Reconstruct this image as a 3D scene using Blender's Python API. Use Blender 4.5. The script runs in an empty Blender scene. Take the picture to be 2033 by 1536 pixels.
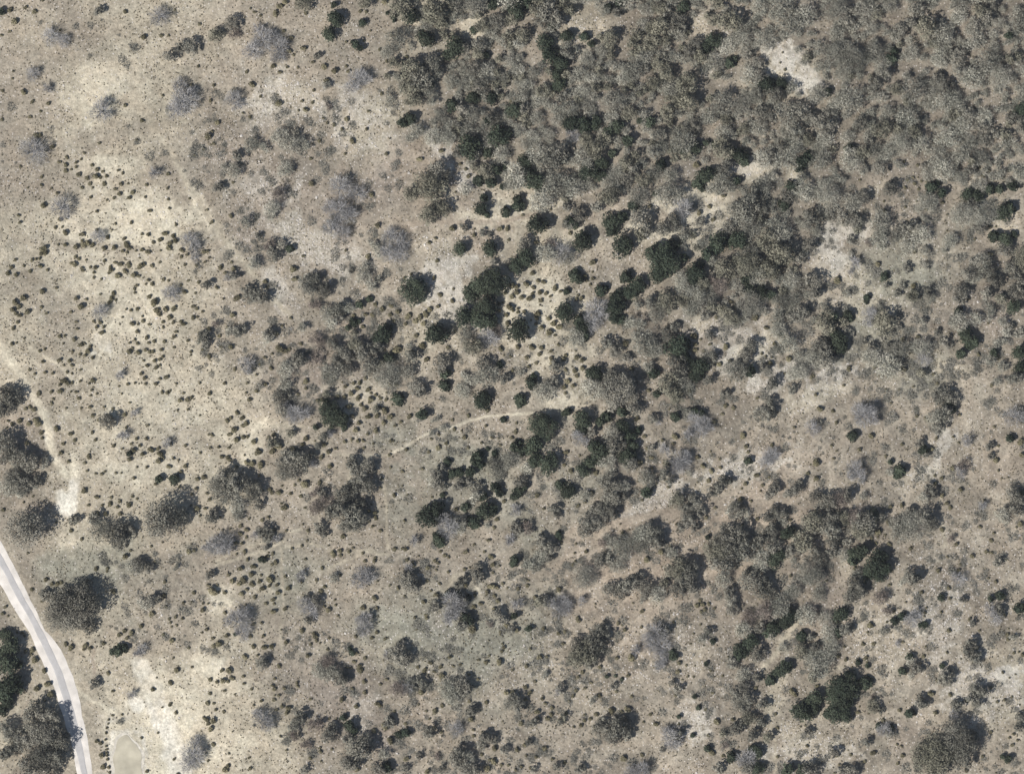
import bpy, math, random
import numpy as np
from collections import defaultdict
R = math.radians
sc = bpy.context.scene
# ---------------------------------------------------------------- camera, sky, sun, exposure
S = 0.16                       # metres per photo pixel at the ground
PW, PH = 2033.0, 1536.0
CAMD, TILT = 1500.0, R(8)
FPX = CAMD / S
CAM = np.array((0.0, -CAMD*math.sin(TILT), CAMD*math.cos(TILT)))
cd = bpy.data.cameras.new('camera'); cam = bpy.data.objects.new('camera', cd)
sc.collection.objects.link(cam)
cam.location = CAM; cam.rotation_euler = (TILT, 0, 0)
cd.sensor_width = 36.0; cd.lens = 36.0*FPX/PW
cd.clip_start = 10; cd.clip_end = 30000
sc.camera = cam
SUN_EL, SUN_AZ = 40.0, 38.0    # shadows fall towards the upper right, 38 degrees above the x axis
sv = np.array((-math.cos(R(SUN_AZ))*math.cos(R(SUN_EL)), -math.sin(R(SUN_AZ))*math.cos(R(SUN_EL)), math.sin(R(SUN_EL))))
w = bpy.data.worlds.new('World'); sc.world = w; w.use_nodes = True
nt = w.node_tree; bg = nt.nodes['Background']
sky = nt.nodes.new('ShaderNodeTexSky'); sky.sky_type = 'NISHITA'; sky.sun_disc = False
sky.sun_elevation = R(SUN_EL); sky.sun_rotation = R(270-SUN_AZ)
nt.links.new(sky.outputs[0], bg.inputs[0]); bg.inputs[1].default_value = 0.06
from mathutils import Vector
sl = bpy.data.lights.new('sun', 'SUN'); so = bpy.data.objects.new('sun', sl); sc.collection.objects.link(so)
sl.energy = 5.0; sl.angle = R(0.5); sl.color = (1.0, 0.96, 0.915)
so.rotation_euler = Vector(sv).to_track_quat('Z', 'Y').to_euler(); so.location = (0, 0, 300)
sc.view_settings.view_transform = 'Standard'; sc.view_settings.look = 'None'
sc.view_settings.gamma = 1; sc.view_settings.exposure = 0.48
sc.render.engine = 'CYCLES'; sc.cycles.filter_width = 1.5

# ---------------------------------------------------------------- helpers
COL = sc.collection
def hgt(x, y):                 # gentle rolling of the hillside
    return (1.3*np.sin(x*0.031+0.7)*np.cos(y*0.027-0.4) + 0.55*np.sin(x*0.083+y*0.051+1.2)
            + 0.30*np.sin(x*0.12-y*0.17+0.3))*np.exp(-(np.asarray(x)**2+np.asarray(y)**2)/9e5)
ct, st = math.cos(TILT), math.sin(TILT)
def at(px, py, dz=0.0):        # photo pixel -> ground point (dz above the ground)
    px = np.asarray(px, float); py = np.asarray(py, float)
    dx = (px-PW/2)/FPX; du = (PH/2-py)/FPX
    d = np.stack([dx, st+du*ct, -ct+du*st], -1)
    z = np.zeros_like(dx)
    for _ in range(4):
        t = (z-CAM[2])/d[..., 2]
        x = CAM[0]+t*d[..., 0]; y = CAM[1]+t*d[..., 1]
        z = hgt(x, y)+dz
    return x, y, z
def px_of(x, y):               # ground point -> photo pixel
    z = hgt(x, y)
    ax, ay, az = x-CAM[0], y-CAM[1], z-CAM[2]
    f = ay*st-az*ct; u = ay*ct+az*st
    return PW/2+FPX*ax/f, PH/2-FPX*u/f
def s2l(c):
    c = np.asarray(c, float)/255.0
    return np.where(c <= 0.04045, c/12.92, ((c+0.055)/1.055)**2.4)
_tab = {}
def vnoise(x, y, seed):        # smooth value noise in numpy
    if seed not in _tab: _tab[seed] = np.random.RandomState(seed).rand(256, 256)
    T = _tab[seed]
    xi = np.floor(x).astype(int); yi = np.floor(y).astype(int); fx = x-xi; fy = y-yi
    fx = fx*fx*(3-2*fx); fy = fy*fy*(3-2*fy)
    g = lambda a, b: T[a % 256, b % 256]
    return (g(xi, yi)*(1-fx)+g(xi+1, yi)*fx)*(1-fy)+(g(xi, yi+1)*(1-fx)+g(xi+1, yi+1)*fx)*fy
def fbm(x, y, seed, o=4):
    s = 0; a = 1; t = 0
    for k in range(o):
        s = s+a*vnoise(x*2**k+13.7*k, y*2**k+7.1*k, seed+k); t += a; a *= 0.55
    return s/t
def raw_mesh(name, V, F, mats, mi=None, smooth=False, colors=None):
    """V (n,3); F list of (m,k) arrays with constant k each"""
    me = bpy.data.meshes.new(name)
    V = np.ascontiguousarray(V, np.float32); me.vertices.add(len(V)); me.vertices.foreach_set('co', V.ravel())
    if not isinstance(F, list): F = [F]
    li = np.concatenate([f.ravel() for f in F]).astype(np.int32)
    tot = np.concatenate([np.full(len(f), f.shape[1]) for f in F]).astype(np.int32)
    st_ = np.concatenate([[0], np.cumsum(tot)[:-1]]).astype(np.int32)
    me.loops.add(len(li)); me.loops.foreach_set('vertex_index', li)
    me.polygons.add(len(tot)); me.polygons.foreach_set('loop_start', st_); me.polygons.foreach_set('loop_total', tot)
    for m in (mats if isinstance(mats, list) else [mats]): me.materials.append(m)
    if mi is not None: me.polygons.foreach_set('material_index', np.asarray(mi, np.int32))
    me.polygons.foreach_set('use_smooth', np.full(len(tot), smooth))
    me.update(calc_edges=True)
    if colors is not None:
        for cn, arr in colors.items():
            a = me.color_attributes.new(cn, 'FLOAT_COLOR', 'POINT')
            q = np.ones((len(V), 4), np.float32); q[:, :arr.shape[1]] = arr
            a.data.foreach_set('color', q.ravel())
    return me
def link(name, me, parent=None):
    o = bpy.data.objects.new(name, me); COL.objects.link(o)
    if parent is not None: o.parent = parent
    return o

# ---------------------------------------------------------------- materials
def new_mat(name, rough=0.85):
    m = bpy.data.materials.new(name); m.use_nodes = True
    b = m.node_tree.nodes['Principled BSDF']; b.inputs['Roughness'].default_value = rough
    b.inputs['Specular IOR Level'].default_value = 0.15
    return m, m.node_tree, b
def N(t, kind, **kw):
    n = t.nodes.new(kind)
    for k, v in kw.items(): setattr(n, k, v)
    return n
def leaf_mat(name, c1, c2, scale=1.3, vary=0.35, trans=0.0):
    m, t, b = new_mat(name, 0.75)
    tc = N(t, 'ShaderNodeNewGeometry'); nz = N(t, 'ShaderNodeTexNoise'); nz.inputs['Scale'].default_value = scale
    nz.inputs['Detail'].default_value = 3
    t.links.new(tc.outputs['Position'], nz.inputs['Vector'])
    mr = N(t, 'ShaderNodeMapRange'); mr.inputs[1].default_value = 0.35; mr.inputs[2].default_value = 0.65
    t.links.new(nz.outputs[0], mr.inputs[0])
    mx = N(t, 'ShaderNodeMix', data_type='RGBA'); mx.inputs[6].default_value = (*c1, 1); mx.inputs[7].default_value = (*c2, 1)
    nb = N(t, 'ShaderNodeTexNoise'); nb.inputs['Scale'].default_value = .09; nb.inputs['Detail'].default_value = 2
    t.links.new(tc.outputs['Position'], nb.inputs['Vector'])
    mb = N(t, 'ShaderNodeMapRange'); mb.inputs[1].default_value = .38; mb.inputs[2].default_value = .62
    t.links.new(nb.outputs[0], mb.inputs[0])
    av = N(t, 'ShaderNodeMix'); av.inputs[0].default_value = .5
    t.links.new(mr.outputs[0], av.inputs[2]); t.links.new(mb.outputs[0], av.inputs[3]); t.links.new(av.outputs[0], mx.inputs[0])
    oi = N(t, 'ShaderNodeObjectInfo'); m2 = N(t, 'ShaderNodeMapRange')
    m2.inputs[3].default_value = 1-vary; m2.inputs[4].default_value = 1+vary
    t.links.new(oi.outputs['Random'], m2.inputs[0])
    isl = N(t, 'ShaderNodeMapRange'); isl.inputs[3].default_value = 0.78; isl.inputs[4].default_value = 1.22
    t.links.new(tc.outputs['Random Per Island'], isl.inputs[0])
    mu = N(t, 'ShaderNodeMath', operation='MULTIPLY'); t.links.new(m2.outputs[0], mu.inputs[0]); t.links.new(isl.outputs[0], mu.inputs[1])
    vm = N(t, 'ShaderNodeVectorMath', operation='SCALE')
    t.links.new(mx.outputs[2], vm.inputs[0]); t.links.new(mu.outputs[0], vm.inputs['Scale'])
    t.links.new(vm.outputs[0], b.inputs['Base Color'])
    return m
M = {
 'J': leaf_mat('juniper_foliage', (.022, .031, .021), (.052, .062, .041), .9, .35),
 'O': leaf_mat('oak_foliage', (.095, .096, .080), (.20, .188, .155), .8, .32),
 'D': leaf_mat('leafless_twigs', (.18, .182, .150), (.37, .355, .295), .7, .35),
 'G': leaf_mat('grey_twigs', (.25, .25, .252), (.40, .392, .385), .6, .15),
 'Y': leaf_mat('olive_foliage', (.105, .104, .078), (.21, .198, .15), .7, .15),
 'B': leaf_mat('reddish_twigs', (.125, .105, .09), (.22, .185, .16), .7, .2),
 'S': leaf_mat('shrub_foliage', (.105, .096, .056), (.21, .188, .12), 2.0, .3),
 'L': leaf_mat('dormant_brush', (.125, .125, .105), (.25, .24, .205), .35, 0),
 'bark': leaf_mat('bark', (.10, .085, .07), (.16, .14, .12), 3.0, .2),
 'pale_bark': leaf_mat('pale_bark', (.25, .245, .245), (.34, .335, .33), 3.0, .15),
}
def ground_mat():
    m, t, b = new_mat('hillside_soil', 0.95)
    L = t.links.new
    geo = N(t, 'ShaderNodeNewGeometry'); P = geo.outputs['Position']
    at_ = N(t, 'ShaderNodeAttribute', attribute_name='soil'); msk = N(t, 'ShaderNodeAttribute', attribute_name='mask')
    sep = N(t, 'ShaderNodeSeparateColor'); L(msk.outputs['Color'], sep.inputs[0])
    def noise(s, d=3, r=.6):
        n = N(t, 'ShaderNodeTexNoise'); n.inputs['Scale'].default_value = s; n.inputs['Detail'].default_value = d
        n.inputs['Roughness'].default_value = r; L(P, n.inputs['Vector']); return n.outputs[0]
    def rng(x, a, b_, c, d):
        n = N(t, 'ShaderNodeMapRange'); L(x, n.inputs[0])
        for i, v in zip((1, 2, 3, 4), (a, b_, c, d)): n.inputs[i].default_value = v
        return n.outputs[0]
    def math_(op, x, y):
        n = N(t, 'ShaderNodeMath', operation=op)
        for i, v in ((0, x), (1, y)):
            if isinstance(v, (int, float)): n.inputs[i].default_value = v
            else: L(v, n.inputs[i])
        return n.outputs[0]
    fine = rng(noise(1.25, 3, .75), .34, .66, .76, 1.22)
    mid = rng(noise(.5, 4, .75), .33, .67, .74, 1.24)
    big = rng(noise(.11, 3, .6), .3, .7, .91, 1.09)
    k = math_('MULTIPLY', math_('MULTIPLY', fine, mid), big)
    sc_ = N(t, 'ShaderNodeVectorMath', operation='SCALE'); L(at_.outputs['Color'], sc_.inputs[0]); L(k, sc_.inputs['Scale'])
    # pinkish / greenish drift of the soil
    hue = N(t, 'ShaderNodeMix', data_type='RGBA', blend_type='MULTIPLY'); hue.inputs[0].default_value = 1.0
    hc = N(t, 'ShaderNodeMix', data_type='RGBA'); hc.inputs[6].default_value = (.99, .99, .955, 1); hc.inputs[7].default_value = (.96, 1.0, .99, 1)
    L(rng(noise(.16, 3), .35, .65, 0, 1), hc.inputs[0]); L(sc_.outputs[0], hue.inputs[6]); L(hc.outputs[2], hue.inputs[7])
    # pale limestone chips
    vo = N(t, 'ShaderNodeTexVoronoi'); vo.inputs['Scale'].default_value = 1.55; vo.inputs['Randomness'].default_value = 1
    L(P, vo.inputs['Vector'])
    chip = rng(vo.outputs['Distance'], .26, .44, 1, 0)
    sp2 = N(t, 'ShaderNodeSeparateColor'); L(vo.outputs['Color'], sp2.inputs[0])
    on = math_('LESS_THAN', sp2.outputs[0], math_('ADD', math_('MULTIPLY', sep.outputs[0], .72), .0))
    chip = math_('MULTIPLY', math_('MULTIPLY', chip, on), .72)
    c2 = N(t, 'ShaderNodeMix', data_type='RGBA'); c2.inputs[7].default_value = (.50, .465, .42, 1)
    L(chip, c2.inputs[0]); L(hue.outputs[2], c2.inputs[6])
    # small dark litter
    vo2 = N(t, 'ShaderNodeTexVoronoi'); vo2.inputs['Scale'].default_value = 1.05; L(P, vo2.inputs['Vector'])
    li = rng(vo2.outputs['Distance'], .16, .42, 1, 0)
    sp3 = N(t, 'ShaderNodeSeparateColor'); L(vo2.outputs['Color'], sp3.inputs[0])
    on2 = math_('LESS_THAN', sp3.outputs[1], math_('MULTIPLY', sep.outputs[1], .40))
    li = math_('MULTIPLY', math_('MULTIPLY', li, on2), .30)
    c3 = N(t, 'ShaderNodeMix', data_type='RGBA'); c3.inputs[7].default_value = (.11, .10, .078, 1)
    L(li, c3.inputs[0]); L(c2.outputs[2], c3.inputs[6]); L(c3.outputs[2], b.inputs['Base Color'])
    bp = N(t, 'ShaderNodeBump'); bp.inputs['Strength'].default_value = .7; bp.inputs['Distance'].default_value = .22
    L(math_('ADD', noise(1.4, 3, .7), math_('MULTIPLY', chip, .35)), bp.inputs['Height']); L(bp.outputs[0], b.inputs['Normal'])
    return m
M['ground'] = ground_mat()
def flat_mat(name, c, s=1.0, amp=.1, rough=.9):
    m, t, b = new_mat(name, rough)
    g = N(t, 'ShaderNodeNewGeometry'); n = N(t, 'ShaderNodeTexNoise'); n.inputs['Scale'].default_value = s; n.inputs['Detail'].default_value = 5
    t.links.new(g.outputs['Position'], n.inputs['Vector'])
    mr = N(t, 'ShaderNodeMapRange'); mr.inputs[1].default_value = .3; mr.inputs[2].default_value = .7
    mr.inputs[3].default_value = 1-amp; mr.inputs[4].default_value = 1+amp; t.links.new(n.outputs[0], mr.inputs[0])
    v = N(t, 'ShaderNodeVectorMath', operation='SCALE'); v.inputs[0].default_value = c
    t.links.new(mr.outputs[0], v.inputs['Scale']); t.links.new(v.outputs[0], b.inputs['Base Color'])
    return m
M['road'] = flat_mat('caliche_gravel', (.58, .545, .495), .3, .16)
M['worn'] = flat_mat('worn_grey_gravel', (.385, .375, .365), .5, .09)
M['pond'] = flat_mat('silty_water', (.39, .36, .28), .22, .2, .35)
M['stone'] = flat_mat('limestone', (.42, .395, .36), .7, .25)
M['tuft'] = leaf_mat('dry_grass', (.20, .175, .12), (.34, .30, .22), .25, 0)
# positions read off the photograph: tile origin, then kind and x,y,radius triples (J juniper, O oak, D leafless, G bare grey, Y olive, B brush, S shrub)
TILES = [
(0, 0, '''G 385,285,70 485,315,55 1215,130,75 250,570,58 370,680,45 770,850,88 1370,650,60 1400,770,100 1340,840,75 1455,710,55 255,1150,105 1165,1320,50
J 12,90,34 O 755,85,42 1300,430,50 1370,370,48 1450,360,62
S 195,55,18 265,85,22 75,75,25 110,160,30 75,240,15 10,268,15 955,92,20 1095,278,25 1285,270,12 460,228,12 185,700,25 250,775,18 370,790,18 230,888,18 100,545,12 310,850,15 95,600,12 405,1115,22 360,1140,18 275,1030,25 310,1030,20 757,1090,15 955,805,20 1045,1065,12 1240,725,14 1485,1180,15 645,1168,14 510,1200,18 450,1235,18 505,1260,20 580,1240,16 580,1270,16 500,1300,20 545,1290,12 705,1255,18 620,1215,12 745,1290,20 785,1305,15 605,1330,22 665,1355,20 735,1345,28 765,1350,16 812,1343,16 685,1400,20 800,1400,20 630,1430,16 705,1430,12 925,1400,20 978,1398,12 880,1438,16 910,1475,20 870,1505,18 1010,1465,22 990,1505,20 690,1503,15 815,1525,12 440,1475,15 315,1412,15 320,1348,16 900,1300,14 935,1320,14 155,1270,14 215,1430,10 395,1435,12 1110,1500,14 1283,1518,14 1447,1510,13 1120,1405,18 1280,1435,14 1455,645,14 1510,505,14 1520,185,16 20,690,16 15,910,16  '''),
(400, 0, '''O 235,180,60 885,430,32 720,1010,38 275,1190,45 130,1430,45 1110,1350,30 690,1285,25 B 250,260,45 970,810,28 590,1480,60 Y 110,270,60 780,20,70 1250,30,55
J 1030,140,72 975,260,60 1010,40,30 1230,175,34 1465,125,28 1420,100,20 1470,160,16 1180,340,38 1215,370,30 1150,320,18 1530,930,42
G 425,230,48 470,300,85 390,390,75 545,290,60 590,370,80 585,440,55 1190,590,70 1150,660,60 1250,620,45 240,750,65 270,800,40 1060,1430,90 1190,1480,70
D 950,660,38 600,1040,70 690,1100,80 800,1110,42 380,1100,60 250,1300,58 170,1270,30 640,1290,60 770,1060,30 470,1130,40
S 375,65,12 405,92,14 570,100,28 795,100,20 630,235,18 685,285,22 705,420,14 780,365,25 670,390,22 850,475,16 935,510,28 1015,535,28 1105,505,16 1120,545,20 385,640,28 595,550,20 655,510,14 550,500,22 345,550,18 95,648,16 955,610,26 855,690,15 850,780,16 790,835,24 1110,905,24 1360,378,14 1415,465,15 1430,400,10 1375,718,16 1275,848,13 595,790,30 450,735,16 315,860,13 125,935,26 80,1000,14 1260,980,16 1075,985,16 1150,1075,26 960,935,14 1010,950,18 930,900,12 900,1070,20 1095,1170,16 835,1210,16 1410,1170,18 50,1040,32 95,1095,16 20,1135,16 840,1400,28 1300,1480,25 1210,85,18 1260,90,16 1400,15,28 1240,310,14 1105,320,14 740,840,12 770,770,16 600,50,26 640,20,24 450,120,14 1290,235,10 70,770,16 370,890,16'''),
(800, 0, '''J 70,130,72 180,290,78 405,360,85 345,420,50 690,40,50 870,70,90 960,30,50 545,230,36 1140,180,50 1255,270,58 1385,280,42 1440,335,36 640,420,32 1090,330,75 1130,420,70 1200,470,70 1180,560,58 1190,650,60 200,640,50 540,740,60 680,750,55 380,800,55 850,840,78 650,920,42 60,900,50 15,940,35 750,1030,95 520,1120,105 655,1165,52 1290,930,80 1400,950,75 1470,930,60 1230,1190,52 930,1230,60 1000,1370,90 960,1310,60 1060,1420,50 710,1300,52 770,1270,32 590,1375,52 680,1395,50 765,1420,32 1430,1300,80 1500,1240,60 1510,1340,60 620,1510,40 880,1520,42
Y 250,120,95 200,60,60 330,60,60 60,690,80 100,760,60 1400,1060,60 180,1400,110 250,1450,100 60,1480,60
O 420,50,60 480,370,55 730,160,70 1110,90,90 1180,150,70 1060,160,60 590,340,60 1250,420,50 1220,740,50 230,480,80 260,540,60 140,600,100 550,520,70 600,650,70 720,700,30 450,840,50 330,820,30 920,830,60 690,890,60 430,960,42 430,1160,50 560,1180,50 1180,1190,95 1100,1240,90 270,1300,80 330,1350,50 1360,1400,42 1210,1450,60 560,60,50
D 500,600,60 1030,1180,80 1300,1440,80 820,1400,60 110,1000,60 60,1050,42 890,1000,55 1000,1050,60 1020,900,55 940,650,60 880,540,55 820,470,55 1000,560,55 300,900,55 340,980,45 1050,760,60 770,600,50 430,640,50 950,1100,55 1400,450,60 1450,600,60 1350,700,60 1400,800,55 1300,600,45 600,1000,50 880,340,50 750,330,45 480,1450,50 1160,830,50
G 1290,1030,60
S 30,430,16 250,1075,22 290,1150,22 130,1210,25 155,985,18 500,1340,22 480,1290,16 630,1275,16 440,1250,16'''),
(1200, 0, '''J 40,60,45 120,30,40 600,60,58 840,310,75 790,350,68 960,475,50 1000,450,30 1250,640,80 1350,640,60 90,960,60 30,1010,50 180,1070,50 60,1170,40 350,930,50 270,920,30 680,1120,68 610,1150,50 780,1090,30 1040,1180,65 980,1150,40 1070,1230,50 1510,1230,55 1490,1290,40 770,1340,70 820,1310,50 720,1390,50 750,1440,30 10,1250,40 430,1260,50 385,1480,24 1010,1380,38 1430,1420,55 850,1100,40
Y 370,220,60 250,270,50 430,200,80 400,490,60 560,770,60 480,740,40
O 90,100,45 560,170,80 480,100,50 590,230,50 690,340,60 660,400,60 460,440,40 1160,490,58 1100,430,40 1310,720,70 1200,600,60 1190,700,60 300,520,50 430,1030,60 380,1160,60 230,1290,50 180,1370,60 910,1300,60 940,1240,40 1130,1480,90 1200,1500,40 1400,1500,60 1230,890,80 1180,850,50 1500,850,80 1460,1000,80 1370,1120,60 1280,1200,50 700,960,60 620,1000,60
D 150,600,60 100,1300,60 500,1350,60 260,1490,80 590,1470,30
S 705,1250,30 1010,220,25 920,1390,20 870,1420,25 310,1405,20 360,1330,25 1380,530,14 1360,400,10 1340,480,10 820,500,18 910,1490,18'''),
(1600, 0, '''J 670,390,40 650,450,50 1550,270,40 1640,830,60 330,1130,45 20,1190,50 960,1430,50 1040,1470,42 1000,1400,30 1240,1480,60 1320,1490,50 1400,1440,50 1480,1440,42 1580,1420,48 170,700,42
O 320,170,60 340,80,40 850,80,70 820,180,50 720,230,60 600,560,60 530,640,60 490,690,40 1160,430,70 1180,540,70 1090,420,50 1080,670,60 1010,590,50 1300,210,60 1380,130,60 1430,50,40 1570,900,50 1650,960,60 180,860,60 140,950,90 40,900,60 430,940,60 60,1170,30 710,900,40 840,950,50 800,1070,60 480,1080,40 1250,870,60 1340,970,60 1380,1070,60 1440,1020,50 1150,1220,45 1260,1290,50 900,1260,25 560,1280,60 640,1440,60 440,1500,60
S 1350,1340,18 1400,1300,16 1450,1330,18 1320,1280,16 1480,1250,16 1380,1220,14 1420,1370,16 780,1370,16 830,1400,18 880,1380,16 760,1430,16 860,1440,16 920,1350,14 1500,1350,16 1540,1300,14'''),
(0, 400, '''G 465,50,85 745,270,55 1440,290,65 1480,360,52 1490,430,42 1300,710,68 760,840,58 915,1330,40 O 95,1480,80 30,1450,50 D 1530,1040,46
S 330,30,28 455,135,20 512,125,15 740,72,16 1142,68,17 1290,50,14 1003,163,16 1343,180,14 880,165,14 855,215,10 425,195,18 475,195,12 505,240,25 635,245,20 610,255,12 740,215,16 820,268,20 950,280,18 1085,245,14 1130,250,18 500,330,20 445,330,12 580,340,24 640,330,30 670,310,25 625,295,15 705,330,22 875,350,24 800,355,22 970,330,28 990,355,22 935,375,16 970,385,16 1040,375,12 1085,365,18 1130,385,22 1225,375,12 1260,240,24 1220,290,22 1170,312,18 1320,260,20 1340,300,24 1295,320,24 1290,350,26 1385,365,22 1430,405,16 1385,420,16 1410,480,16 1500,485,18 335,360,30 350,385,24 315,395,18 300,435,14 245,448,16 275,440,14 120,445,16 185,490,14 310,490,20 230,528,18 88,498,20 60,545,22 122,560,20 430,655,15 325,680,24 365,520,14 575,420,18 605,435,16 570,480,26 545,470,16 660,445,12 800,450,18 880,462,16 918,478,22 980,475,22 845,500,18 850,525,22 625,505,18 635,525,14 730,505,20 690,500,14 715,540,14 830,545,14 900,560,28 960,530,22 945,520,14 985,500,14 1070,490,28 1100,475,18 1065,430,10 1162,485,20 1220,460,14 1020,555,24 1057,565,16 715,578,14 775,590,12 1250,590,18 1285,600,15 1160,625,20 1130,600,14 1025,665,14 1030,695,12 865,700,20 855,735,22 835,765,20 585,735,20 660,740,14 618,795,28 765,705,12 180,730,28 120,765,26 145,800,22 100,825,24 215,838,26 125,850,20 155,865,20 320,803,16 355,850,14 135,920,18 105,965,18 715,910,15 765,920,18 740,955,18 775,1000,22 790,955,14 590,970,14 1140,725,20 1180,760,35 965,820,12 1000,825,16 1052,820,18 935,878,12 1195,830,26 1215,855,22 1265,815,25 1330,815,25 1300,880,22 1320,920,16 1245,915,16 1245,957,14 1380,915,16 1400,935,20 1500,815,18 1475,888,20 1505,880,12 1408,690,20 1437,600,14 1515,612,16 1490,695,14 1090,910,20 1085,875,12 1015,930,22 1055,935,12 1140,935,15 1045,990,17 1342,990,15 1330,1030,18 1432,1058,16 1253,1063,17 1120,1040,20 1135,1075,14 1175,1062,18 1048,1080,16 1030,1050,12 990,1075,12 990,1140,26 1010,1115,16 1060,1150,22 1110,1128,18 1140,1145,18 1165,1140,18 1232,1130,18 1330,1108,14 1240,1182,16 1220,1200,18 1180,1215,18 1125,1250,17 1195,1260,20 1220,1245,14 1097,1210,12 90,1080,18 125,1075,12 185,1040,12 455,1025,20 495,1020,14 570,1050,20 485,1080,12 620,1090,22 640,1080,16 690,1100,18 675,1135,24 610,1162,16 650,1172,18 555,1140,12 705,1188,16 345,1120,14 305,1135,16 450,1210,20 325,1220,16 530,1215,20 550,1245,16 485,1245,12 225,1280,16 265,1310,14 345,1300,16 405,1308,16 515,1298,14 548,1308,12 615,1280,12 495,1360,28 520,1380,20 550,1383,16 455,1395,14 710,1365,22 680,1385,12 615,1365,14 975,1388,16 908,1407,12 1030,1380,12 1100,1345,18 1080,1310,18 1190,1390,18 1265,1340,22 1220,1350,14 1110,1390,14 295,1460,22 395,1445,18 465,1440,24 405,1500,14 540,1448,10 580,1450,16 605,1495,18 700,1435,12 737,1465,12 693,1475,12 1240,1455,16 1275,1455,20 1295,1440,14 1400,1460,14 1375,1510,24 1435,1505,22 1460,1490,16 1345,1388,12 1525,1383,12 990,1530,12 930,1465,10'''),
(400, 400, '''G 1060,60,90 1120,100,70 1000,200,80 1080,240,60 980,40,60 200,580,38 1440,260,70 1500,330,80 1430,400,70 1520,400,60 340,1240,60 350,1290,40
D 540,50,60 530,110,40 340,160,50 400,470,50 790,620,50 960,850,60 1110,800,50 1000,930,50 1250,490,50 1330,370,50 1240,580,60 1290,640,50 370,740,50 230,990,40 500,1040,50 640,1280,60 660,1240,40 440,1410,30 640,1400,50 1000,1300,80 960,1340,60 1290,1280,60
O 430,260,25 610,330,40 570,420,42 530,370,40 240,570,42 35,640,38 840,590,55 830,660,58 880,580,40 930,690,58 955,650,40 1040,820,50 1060,870,40 1140,525,25 1350,590,35 350,680,50 440,710,50 480,740,48 310,970,45 280,1000,42 30,1020,50 30,1085,40 520,1000,46 720,1175,40 770,1210,45 730,1230,40 600,1500,60 660,1470,40 1040,1110,30 1080,1150,60 1130,1190,45 1040,1210,60 1120,1280,55 1230,1130,70 1280,1200,85 1330,1110,60 1000,1080,55
B 510,330,45 870,790,48 110,930,30 880,1060,60 880,1180,50
J 680,360,38 1210,785,38 1280,740,30 1400,1000,78 1430,960,40 1350,1040,50 1430,1190,50 1160,920,36 1120,960,25 1200,915,25 1500,1500,55
Y 1180,1100,60
S 250,510,25 150,500,22 185,545,20 120,655,16 490,605,22 505,650,18 700,515,30 710,585,24 1350,180,25 1270,415,25 270,735,30 240,860,24 165,740,12 80,155,18 45,60,12 225,110,20 230,460,14 20,380,22 50,380,16 30,460,14 60,430,12 10,840,14 60,970,20 200,955,14 140,1025,18 60,1180,20 10,1130,16 150,1108,18 225,1110,24 570,1000,25 620,945,14 682,885,14 760,1080,18 600,1120,35 640,1130,25 670,1120,18 540,1160,14 485,1188,16 405,1250,22 258,1275,18 370,1300,18 420,1320,14 530,1265,20 178,1382,18 60,1463,20 350,1380,14 490,1390,20 420,1440,22 340,1455,12 800,1370,25 795,1420,16 740,1468,14 365,1510,20 1500,1120,40 1330,780,20 1380,820,25 1450,790,22 1500,840,24 1440,860,20 1470,910,20 1310,860,22 1250,860,18 1230,950,20 1420,1310,22 1460,1300,16 1340,1350,22 1250,1340,18 1440,1375,26 1480,1395,20 1160,1380,18 1210,1380,20 1100,1410,18 1190,1420,20 1270,1430,22 1140,1460,24 1090,1490,20 1040,1480,20 1200,1495,24 1290,1500,26 1330,1470,16 1370,1500,16 1410,1505,18 925,1505,20 885,1515,16 960,1520,24 1100,373,14 775,415,16'''),
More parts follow.
